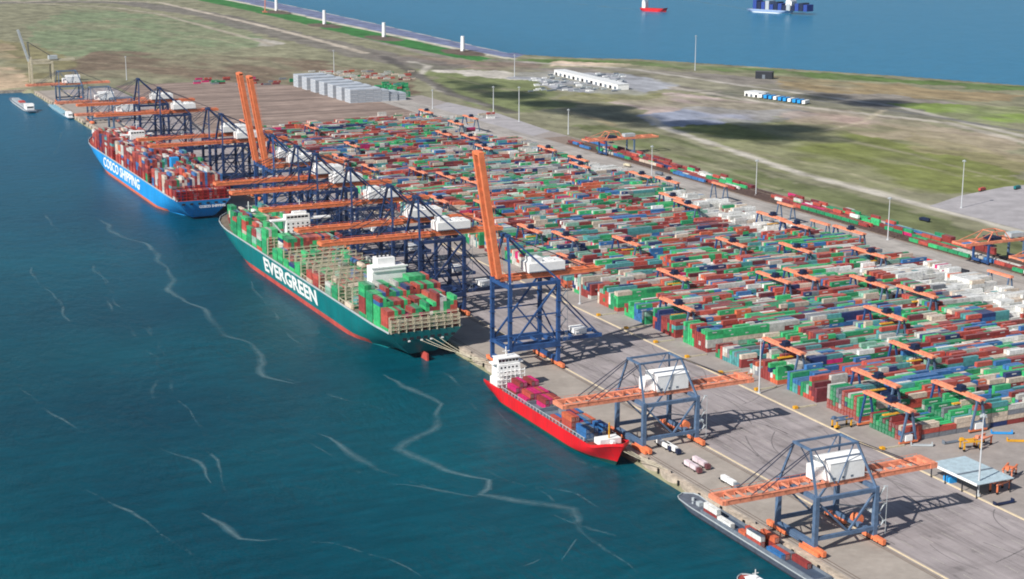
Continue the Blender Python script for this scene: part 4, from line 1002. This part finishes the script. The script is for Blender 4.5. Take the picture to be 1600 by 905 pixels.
# ------------------------------------------------------------------ automated stacking cranes in the yard
def asc(loc, label, group='automated stacking cranes over the yard blocks'):
    e = empty('stacking_crane', loc); tag(e, label, 'stacking crane', group); W = 37.5; H = 19.5
    for y in (0, W):
        s = MB()
        for sx in (-1, 1): s.beam((sx*5.2, y, 1.5), (sx*1.6, y, H-1), 1.1, 1.1)
        s.beam((-4.4, y, 6.5), (4.4, y, 6.5), .5); s.box(-2.6, 2.6, y-.8, y+.8, H-1.6, H-.6)
        s.build('leg', M_grey if y == 0 else M_blue, e)
        s = MB(); s.box(-6.4, 6.4, y-.6, y+.6, .9, 2.0)
        for k in (-5.6, -4.4, 4.4, 5.6): s.cyl((k, y-.3, .5), (k, y+.3, .5), .5, n=8, m=1)
        s.build('bogie', [M_orange, M_dark], e)
    s = MB(); s.box(-2.0, -1.0, -2.5, W+2.5, H-.6, H+.9); s.box(1.0, 2.0, -2.5, W+2.5, H-.6, H+.9); s.box(-.9, .9, -2.5, -1.7, H, H+1); s.box(-.9, .9, W+1.7, W+2.5, H, H+1); s.box(2.2, 3.0, -2.5, W+2.5, H+.1, H+.3); s.build('girder', M_orange2, e)
    s = MB(); s.box(-2.4, 2.4, -.7, 2.6, 2.0, 5.4); s.build('electrical_cabinet', M_white, e)
    s = MB(); ty = 8+((int(loc[1])*7) % 20); s.box(-3.2, 3.2, ty-3, ty+3, H+1.35, H+2.2); s.box(-2, 2, ty-2, ty+2, H+2.2, H+4.2); s.beam((-1, ty, H+1), (-1, ty, H-6), .25); s.beam((1, ty, H+1), (1, ty, H-6), .25); tr = s.build('trolley', M_dkblue, e)
    s = MB(); s.box(-5.6, 5.6, ty-1.1, ty+1.1, H-6.8, H-6.2); s.build('spreader', M_yellow, tr)
    return e
ascs = {}
picks = [(1363,618),(1462,598),(1258,432),(1337,434),(1412,450),(1367,485),(1214,538),(1190,428),(1233,385),(1204,338),(1346,366),(883,402),(1031,422),(842,364),(961,371),(735,283),(655,268),(545,225),(680,310),(1120,372)]
placed = []
for q in picks:
    x, y = at(q[0], q[1], 24); k = int((y-Y0)/PITCHB); k = max(0, min(NB-1, k)); placed.append((k, x))
r2 = np.random.default_rng(99)
for k in range(NB):
    have = [x for kk, x in placed if kk == k]
    if not any(x < 700 for x in have) and (k < 3 or k % 2 == 0): placed.append((k, 562+r2.random()*60+(0 if r2.random() < .6 else 60)))
    if not any(x >= 700 for x in have) and k % 3 != 1 and k > 1: placed.append((k, 760+r2.random()*104))
placed.sort(); base = None; seen = {}
for k, x in placed:
    nth = seen.get(k, 0); seen[k] = nth+1
    where = 'quay half' if x < 700 else 'inland half'
    if nth and x >= 700: where = 'inland half' if not any(kk == k and 700 <= xx < x for kk, xx in placed) else 'inland half, innermost'
    if nth and x < 700: where = 'quay half, inland of its twin'
    if k == 0: lb = 'orange and blue stacking crane over nearest block, '+('closest to the fence' if nth == 0 else ('second from the quay' if x < 700 else 'on its inland half'))
    else: lb = f'orange and blue stacking crane over {ORD[k] if k < 23 else ORD[22]} block{"" if k<23 else f" and {k-22} beyond"}, {where}'
    if base is None: c = base = asc((x, Y0+k*PITCHB+.3, 5), lb)
    else: c = copy_tree(base); c.location = (x, Y0+k*PITCHB+.3, 5)
    c['label'] = lb
    c.location.y = Y0+k*PITCHB+.3
# rail cranes
def rail_crane(loc, label):
    e = empty('rail_gantry_crane', loc); tag(e, label, 'gantry crane', 'rail gantry cranes over the tracks'); W = 38
    for x in (0, W):
        s = MB()
        for sy in (-1, 1): s.beam((x, sy*9, 1.5), (x, sy*9, 18), 1.6)
        s.box(x-.8, x+.8, -9, 9, 2, 4); s.box(x-.8, x+.8, -9, 9, 16.6, 18); s.build('leg', M_blue if not x else M_grey, e)
    s = MB()
    for sy in (-1, 1): s.box(-24, W+34, sy*7.5-.8, sy*7.5+.8, 18.1, 20.2)
    for x in (-24, -8, 8, 24, 40, 56, 71): s.box(x, x+1, -6.7, 6.7, 18.6, 19.8)
    s.build('girder', M_orange2, e)
    s = MB()
    for sy in (-1, 1):
        s.beam((0, sy*7.5, 20), (6, sy*6, 27.5), .7); s.beam((24, sy*7.5, 20), (18, sy*6, 27.5), .7); s.beam((6, sy*6, 27.5), (18, sy*6, 27.5), .7); s.beam((6, sy*6, 27.5), (-18, sy*7.5, 20.2), .4)
    s.beam((6, -6, 27.5), (6, 6, 27.5), .6); s.beam((18, -6, 27.5), (18, 6, 27.5), .6); s.build('top_frame', M_orange2, e)
    s = MB(); s.box(28, 42, -4, 4, 20.4, 24); s.build('machinery_house', M_lgrey, e)
    s = MB(); s.box(6, 16, -6, 6, 20.3, 22.6); s.box(9, 14, -3, 3, 14, 15); s.beam((10, 0, 15), (10, 0, 20), .3); s.beam((13, 0, 15), (13, 0, 20), .3); s.build('trolley', M_dkblue, e)
    return e
rc = rail_crane((922, 1030, 5), 'orange and blue rail gantry crane over the tracks at the right edge')
c = copy_tree(rc); c.location = (922, 1690, 5); c['label'] = 'orange rail gantry crane over the far end of the rail lines'
c = copy_tree(rc); c.location = (924, 965, 5); c['label'] = 'rail gantry crane cut by the right edge of the picture'
# landside transfer portals standing free on the yard road
tp0 = None
for (px_, py_, t_) in ((1133,318,'farthest one'), (1292,382,'beside the middle of the yard road'), (1576,468,'beside the white containers at right'), (1238,352,'second farthest')):
    x, y = at(px_, py_)
    if tp0 is None:
        e = tp0 = empty('transfer_portal', (x, y, 5)); tag(e, '', 'portal crane', 'portal frames along the yard road')
        for yy in (0, 22):
            s = MB(); s.beam((-4, yy, 0), (-1.2, yy, 17), .9); s.beam((4, yy, 0), (1.2, yy, 17), .9); s.beam((-3, yy, 6), (3, yy, 6), .5); s.build('leg', M_grey, e)
        MB().box(-1.6, 1.6, -2, 24, 17, 18.6).build('girder', M_orange2, e); MB().box(-2, 2, -1, 1.6, .6, 3.6).build('electrical_cabinet', M_white, e)
    else: e = copy_tree(tp0); e.location = (x, y, 5)
    e['label'] = 'slim blue portal frame standing on the yard road, '+t_

# ------------------------------------------------------------------ light masts
LM = [((1528,775),44,'at the near fence beside the flat grey roof'), ((1502,325),48,'on the paved lot at the right'), ((1387,375),39,'before the rail lines at the right'), ((1181,305),37,'before the rail lines in the middle'), ((1086,110),62,'tallest, alone near the sea shore'), ((888,210),33,'on the inland edge of the yard by the first grass field'), ((811,190),48,'beside the shaded dark grass'), ((804,120),38,'near the pale sand patches by the coast'), ((771,175),37,'at the bend of the yard road'), ((1186,615),35,'at the seaward ends of the nearer blocks'), ((1018,280),37,'on the yard road before the far rail crane'), ((522,112),38,'behind the row of tall grey stacks'), ((198,125),40,'at the far left beyond the last quay cranes'), ((906,475),23,'short, at the fence behind the upright crane'), ((676,170),28,'beside the truck lot at the far yard corner')]
lm = None
for (b_, h_, t_) in LM:
    x, y = at(*b_); e = empty('light_mast', (x, y, 5)); tag(e, 'slender pale light mast '+t_, 'light mast', 'light masts around the terminal')
    r0 = .55 if b_[1] > 250 else .8
    s = MB(); s.cyl((0,0,0), (0,0,h_), r0, r0*.5, 10); s.cyl((0,0,0), (0,0,.8), 1.3, 1.2, 10); s.build('pole', M_mast, e)
    s = MB(); s.cyl((0,0,h_-1.2), (0,0,h_-.6), 1.6, 1.6, 12)
    for i in range(6): a = i*math.pi/3; s.box(1.5*math.cos(a)-.35, 1.5*math.cos(a)+.35, 1.5*math.sin(a)-.35, 1.5*math.sin(a)+.35, h_-1.9, h_-1.2)
    s.build('lamp_ring', M_lgrey, e)

# ------------------------------------------------------------------ wind turbine tower sections by the dike
for (px_, py_, h_, t_) in ((507,38,34,'second from the left'), (600,58,32,'third from the left'), (723,80,30,'nearest, rightmost'), (432,17,38,'leftmost, cut by the top edge')):
    x, y = at(px_, py_); e = empty('tower_section', (x, y, 5)); tag(e, 'short white round tower beside the sea dike, '+t_, 'tower', 'white round towers along the dike')
    MB().cyl((0,0,.5), (0,0,h_), 4.6, 3.8, 20).build('shaft', M_tower, e); MB().cyl((0,0,0), (0,0,.5), 11, 11, 20).build('foundation', M_rail, e)
    MB().box(-1.2, 1.2, -4.75, -4.4, .6, 4).build('door', M_mgrey, e)
x, y = at(414, 20); e = empty('mobile_crane', (x, y, 5)); tag(e, 'orange mobile crane mast beside the leftmost white tower', 'crane')
MB().beam((0,0,2), (2,0,44), 2.2).build('jib', M_orange2, e); MB().box(-6, 6, -2.5, 2.5, .8, 4).build('carrier', M_orange2, e)

# ------------------------------------------------------------------ tall grey slabs of stacked empties
for k in range(9):
    px_ = 466+k*13.6; py_ = 137+k*4.1-(max(0, k-6)*5)
    x, y = at(px_, py_); w_ = 14.5 if k < 7 else 11
    s = MB(); NL = 7 if k < 7 else 5
    for j in range(5):
        for i_ in range(2):
            for t in range(NL-(1 if j == 4 else 0)): s.box(x+j*12.4, x+j*12.4+12.2, y+i_*12.4, y+i_*12.4+12.1, 5.1+t*2.9, 5.1+t*2.9+2.55, (t+j+i_) % 2)
    o = s.build('container_stack', [mat('stack_grey_a', (186, 192, 200), .6, noise=.08), mat('stack_grey_b', (176, 184, 194), .6, noise=.08)])
    tag(o, f'tall pale grey slab of stacked empty boxes on the bare field, {ORD[k]} from the left', 'container stack', 'tall grey stacks on the bare field')

# ------------------------------------------------------------------ buildings
def building(name, label, p0, p1, depth, h, cat='building', roof=(226,228,228), wall=M_white, slots=6, gable=False):
    (xa, ya), (xb, yb) = at(*p0), at(*p1); d = Vector((xb-xa, yb-ya)); L = d.length; rz = math.atan2(d.y, d.x)
    e = empty(name, (xa, ya, 5), rz); tag(e, label, cat)
    MB().box(0, L, 0, depth, 0, h).build('wall', wall, e)
    s = MB(); s.box(-.6, L+.6, -.6, depth+.6, h, h+.6); s.build('roof', mat('roof_%d_%d' % (roof[0], roof[1]), roof, .6), e)
    n = slots
    for i in range(n):
        x = L*(i+.25)/n; MB().box(x, x+L*.5/n, -.15, .1, .2, h*.6).build('loading_door', M_mgrey if i % 2 else M_dark, e)
    return e
building('warehouse', 'long white warehouse with grey doors far back on the grey lot', (866,117), (965,141), 20, 8.5, slots=14)
building('office_building', 'low dark office block near the sea mast', (1180,123), (1206,124), 14, 12, wall=M_dark, roof=(90,90,95), slots=3)
building('warehouse', 'small white shed in two parts by the inland road', (1163,150), (1185,153), 22, 7, slots=3)
# blue and white parked trailers by that shed
for k in range(10):
    x, y = at(1190+k*7.5, 154+k*1.1); e = empty('parked_trailer', (x, y, 5), .5); tag(e, ('blue' if k % 3 else 'white')+' trailer parked by the white inland shed, '+ORD[k]+' from the shed', 'trailer', 'trailers parked by the inland shed')
    MB().box(0, 16, 0, 5, 1.2, 6).build('box_body', M_hblue if k % 3 else M_white, e); MB().cyl((3,-.1,.8), (3,5.1,.8), .8, n=8).cyl((13,-.1,.8), (13,5.1,.8), .8, n=8).build('wheel', M_black, e)
# rows of pale parked cars and dark solar-like rows around the long warehouse
s = MB(); r3 = np.random.default_rng(4)
for k in range(240):
    x, y = at(822+r3.random()*150, 116+r3.random()*28)
    if k % 2: s.box(x, x+9, y, y+2.4, 5.1, 7.2, k % 3)
tag(s.build('parked_vehicles', [M_white, M_lgrey, M_mgrey]), 'crowd of pale parked vehicles around the long white warehouse', 'parked vehicles', kind='stuff')
# flat canopy near the right edge
e = empty('canopy', (545, 600, 5)); tag(e, 'flat pale corrugated roof on posts by the near fence', 'canopy')
s = MB(); s.box(0, 24, 0, 37, 7.6, 8.0, 0)
for i in range(30): s.box(.1, 23.9, .6+i*1.24, 1.1+i*1.24, 8.0, 8.18, 0)
s.box(-.2, 24.2, 15.2, 16.6, 8.19, 8.3, 1); s.build('roof', [mat('pale_blue_roof', (186, 204, 212), .5, noise=.12), M_mgrey], e)
MB().box(-.4, -.05, -.2, 37.2, 7.2, 8.5).build('fascia', M_white, e)
for x in (1, 23):
    for y in (1, 12, 25, 36): MB().box(x-.25, x+.25, y-.25, y+.25, 0, 7.6).build('post', M_dark, e)
MB().box(3, 8, 24, 29, 0, 3).build('booth', M_hblue, e)
# ------------------------------------------------------------------ vehicles and equipment on the apron
def truck(x, y, label, rz=0, col=M_white, box=M_white, group='vehicles on the quay apron', L=11):
    e = empty('truck', (x, y, 5.05), rz); tag(e, label, 'truck', group)
    MB().box(-1.2, 1.2, 0, L-3, 1.3, 3.9).build('box_body', box, e); c_ = MB().box(-1.15, 1.15, L-2.7, L-.6, .8, 3.1).build('cab', col, e); MB().box(-1, 1, L-.62, L-.55, 1.9, 2.8).build('windscreen', M_glass, c_)
    MB().box(-1, 1, .2, L-.7, .8, 1.25).build('chassis', M_black, e)
    for yy in (1.2, 2.5, L-1.8):
        for sx in (-1.05, .8): MB().cyl((sx, yy, .5), (sx+.25, yy, .5), .5, n=10).build('wheel', M_black, e)
    return e
TR = [(1048,704,'white box truck, quay side of the farther pair between the low cranes'), (1036,699,'white box truck, water side of the farther pair between the low cranes'), (1093,727,'pinkish white truck, inland one of the middle pair on the quay'), (1080,733,'pinkish white truck, water side one of the middle pair on the quay'), (1138,757,'single white truck in front of the near crane boom')]
M_pw = mat('pinkish_white', (226, 208, 214), .5)
for i, (px_, py_, lb) in enumerate(TR):
    x, y = at(px_, py_); e = empty('truck', (x, y, 5.05)); tag(e, lb, 'truck', 'box trucks parked on the quay')
    m_ = M_pw if i in (2, 3) else M_white
    MB().box(-1.2, 1.2, -6, -.5, 1.2, 3.6).build('load_box', m_, e); MB().box(-1.2, 1.2, .1, 5.6, 1.2, 3.6).build('load_box', m_, e)
    MB().box(-1, 1, -6.4, 8.2, .7, 1.1).build('chassis', M_dark, e); MB().box(-1.2, 1.2, -9.3, -6.9, .7, 3.2).build('cab', [M_dkblue, M_dkblue, mat('dull_maroon', (110, 66, 72)), mat('dull_maroon', (110, 66, 72)), M_mgrey][i], e)
    for yy in (-8.4, -4.6, 3.4, 5.0):
        for sx in (-1.15, .9): MB().cyl((sx, yy, .5), (sx+.25, yy, .5), .5, n=10).build('wheel', M_black, e)
# automated vehicles / straddle carriers and spreaders
def spreader_frame(px_, py_, label, mA, mB, rz=0, h=5):
    x, y = at(px_, py_); e = empty('straddle_carrier', (x, y, 5.05), rz); tag(e, label, 'carrier', 'yard handling machines')
    for xx in (-5, 5):
        for yy in (-2.2, 2.2): MB().box(xx-.4, xx+.4, yy-.35, yy+.35, 1, h).build('leg', mA, e); MB().cyl((xx, yy-.4, .7), (xx, yy+.4, .7), .7, n=10).build('wheel', M_black, e)
    s = MB(); s.box(-6, 6, -2.7, -1.9, h, h+.7); s.box(-6, 6, 1.9, 2.7, h, h+.7); s.box(-1.5, 1.5, -1.9, 1.9, h, h+.6); s.build('top_frame', mB, e); MB().box(-6.6, -4.6, -1, 1, h+.7, h+2.4).build('engine_box', mB, e)
for a in [(1535,697,'orange spreader machine on the yard road by the nearest block',M_orange,M_orange2,.3), (1516,703,'yellow machine beside the orange one by the nearest block',M_yellow,M_yellow,-.2), (1315,668,'yellow machine at the end of the second lane',M_yellow,M_grey,0), (1577,745,'orange machine right of the flat roof',M_orange2,M_orange,.6), (1562,768,'orange machine above the blue frames near the right edge',M_orange,M_orange2,.2), (1160,598,'yellow machine at the lane end behind the second low crane',M_yellow,M_orange2,.1)]:
    spreader_frame(*a)
# lane-end barriers
for k in range(9):
    y = Y0+k*PITCHB-1.0; o = MB().box(551, 566, y-.3, y+.3, 5.05, 5.9, 0).box(549.5, 552, y-1.2, y+1.2, 5.05, 6.6, 1).build('lane_barrier', [M_cream, M_yellow])
    tag(o, f'low concrete lane barrier with yellow end block, {ORD[k]} from the near end', 'barrier', 'lane barriers at the block ends')
for (px_, py_, m_, lb) in ((1565,678,M_hblue,'bright blue flat rack lying on the paving by the near blocks'), (1487,692,M_mgrey,'grey blue flat rack lying before the nearest block'), (1440,697,M_lgrey,'white flat rack lying before the nearest block'), (1568,788,M_dkblue,'dark blue flat rack near the right edge beside the fence'), (1590,690,M_yellow,'yellow flat rack beside the bright blue one')):
    x, y = at(px_, py_); e = empty('flat_rack', (x, y, 5.06), -.5 if m_ in (M_hblue, M_lgrey, M_yellow) else .0); tag(e, lb, 'flat rack', 'flat racks lying in the yard')
    s = MB(); s.box(-6, 6, -1.2, 1.2, .2, .8); s.build('platform', m_, e); MB().box(-6, -5.6, -1.2, 1.2, .8, 2.2).box(5.6, 6, -1.2, 1.2, .8, 2.2).build('end_frame', m_, e)
for (px_, py_, c_, t_) in ((1462,415,M_shipred,'bright red truck on the yard road at right'), (1478,428,M_dark,'dark truck on the yard road at right, nearer than the red one'), (1513,430,M_dark,'second dark truck near the white containers at right'), (1000,247,M_hred,'reddish truck on the yard road before the rail lines'), (985,262,M_cream,'cream truck on the yard road before the rail lines'), (1035,275,M_mgrey,'grey truck on the yard road by the light mast'), (1400,412,M_white,'white truck at the inland end of the blocks'), (1452,348,M_dkblue,'dark van at the gate of the paved lot'), (1530,300,M_hred,'brown red lorry on the paved lot'), (1585,297,M_hgreen,'green lorry on the paved lot')):
    x, y = at(px_, py_); truck(x, y, t_, -1.2 if px_ > 1520 else .1, c_, c_, 'trucks on the inland roads', 13)
# fence and crash line by the quay, stacked goods near the low cranes
r4 = np.random.default_rng(12)

# ------------------------------------------------------------------ clouds (above the frame; their shade falls on the grassland)
SUNV = Vector((-1.2, -.42, 1.0)).normalized()
def cloud_mat():
    if 'cloud' in MATS: return MATS['cloud']
    m = bpy.data.materials.new('cloud_vapour'); m.use_nodes = True; nt = m.node_tree; N = nt.nodes; L = nt.links; b = N['Principled BSDF']; b.inputs['Base Color'].default_value = (.9, .9, .9, 1); b.inputs['Roughness'].default_value = 1
    tr = N.new('ShaderNodeBsdfTransparent'); mx = N.new('ShaderNodeMixShader'); mx.inputs[0].default_value = .33; L.new(tr.outputs[0], mx.inputs[1]); L.new(b.outputs[0], mx.inputs[2]); L.new(mx.outputs[0], N['Material Output'].inputs['Surface'])
    MATS['cloud'] = m; return m
def cloud(px_, py_, sx, sy, n, label, rot=0, zc=900):
    gx, gy = at(px_, py_); k = (zc-5)/SUNV.z; cx = gx+SUNV.x*k; cy = gy+SUNV.y*k
    V = []; F = []; rr = np.random.default_rng(int(px_))
    for i in range(n):
        a = rr.random()*6.28; q = rr.random()**.5; ox = q*math.cos(a)*sx; oy = q*math.sin(a)*sy; c, s_ = math.cos(rot), math.sin(rot)
        ctr = (cx+ox*c-oy*s_, cy+ox*s_+oy*c, zc+rr.random()*18); r = (18+22*rr.random())*(1.15-.6*q); o = len(V); nu, nv = 14, 8
        for j in range(nv+1):
            ph = math.pi*j/nv
            for u_ in range(nu):
                th = 2*math.pi*u_/nu; rw = r*(1+.12*math.sin(5*th+i)*math.sin(3*ph+i)); V.append((ctr[0]+rw*1.4*math.sin(ph)*math.cos(th), ctr[1]+rw*1.4*math.sin(ph)*math.sin(th), ctr[2]+rw*.5*math.cos(ph)))
        for j in range(nv):
            for u_ in range(nu): F.append((o+j*nu+u_, o+j*nu+(u_+1) % nu, o+(j+1)*nu+(u_+1) % nu, o+(j+1)*nu+u_))
    me = bpy.data.meshes.new('cloud'); me.from_pydata(V, [], F); me.polygons.foreach_set('use_smooth', [True]*len(F)); me.materials.append(cloud_mat()); o = bpy.data.objects.new('cloud', me); COL.objects.link(o); tag(o, kind='structure')
cloud(842, 160, 30, 330, 46, '', .05)
cloud(950, 176, 26, 120, 18, '', .0)
cloud(1120, 206, 30, 120, 22, '', .1)
cloud(1215, 208, 50, 90, 20, '', .3)
cloud(1330, 158, 22, 110, 14, '', .2)

# ------------------------------------------------------------------ haze
HZ = 0.000016
if HZ > 0:
    s = MB(); s.box(-4500, 6500, -200, 9500, -1.0, 330); o = s.build('haze', []) if False else s.build('haze', mat('haze_tmp', (255,255,255)))
    m = bpy.data.materials.new('sea_air'); m.use_nodes = True; nt = m.node_tree; nt.nodes.clear(); out = nt.nodes.new('ShaderNodeOutputMaterial'); v = nt.nodes.new('ShaderNodeVolumePrincipled')
    v.inputs['Color'].default_value = (.86, .92, 1, 1); v.inputs['Density'].default_value = HZ; v.inputs['Anisotropy'].default_value = .3; nt.links.new(v.outputs['Volume'], out.inputs['Volume'])
    o.data.materials.clear(); o.data.materials.append(m); tag(o, kind='stuff')

# ------------------------------------------------------------------ light, sky, camera
w = bpy.data.worlds.new('World'); SC.world = w; w.use_nodes = True; nt = w.node_tree; bgn = nt.nodes['Background']; sky = nt.nodes.new('ShaderNodeTexSky'); sky.sky_type = 'NISHITA'; sky.sun_disc = False
sky.sun_elevation = math.asin(SUNV.z); sky.sun_rotation = math.atan2(SUNV.x, SUNV.y); sky.altitude = 50; sky.air_density = 1.0; sky.dust_density = .7; sky.ozone_density = 1.5
nt.links.new(sky.outputs['Color'], bgn.inputs['Color']); bgn.inputs['Strength'].default_value = .07
sl = bpy.data.lights.new('sun', 'SUN'); sl.energy = 4.9; sl.angle = math.radians(.5); sl.color = (1, .95, .88); so = bpy.data.objects.new('sun', sl); COL.objects.link(so); so.rotation_euler = SUNV.to_track_quat('Z', 'Y').to_euler(); so.location = (0, 0, 600)
cam = bpy.data.cameras.new('camera'); co = bpy.data.objects.new('camera', cam); COL.objects.link(co); SC.camera = co
cam.sensor_width = 36; cam.lens = 36*2540/1600; cam.clip_start = 1; cam.clip_end = 100000
mw = Matrix((R_, Uc, -Fc)).transposed().to_4x4(); mw.translation = Vector((0, 0, HC)); co.matrix_world = mw
SC.view_settings.view_transform = 'Standard'; SC.view_settings.look = 'None'; SC.view_settings.exposure = .2; SC.view_settings.gamma = 1; SC.view_settings.use_curve_mapping = False
SC.render.resolution_x = 1024; SC.render.resolution_y = 579
SC.cycles.filter_width = 1.9; SC.cycles.volume_bounces = 0; SC.cycles.transparent_max_bounces = 48
for o in bpy.data.objects:
    if 'label' in o and len(o['label'].split()) > 16: print('LONG', o['label'])
from collections import Counter
for a_, b_ in Counter(o['label'] for o in bpy.data.objects if 'label' in o).items():
    if b_ > 1: print('DUP', b_, a_)
print('objects', len(bpy.data.objects), 'individual containers', len(IND), 'yard', len(yard))
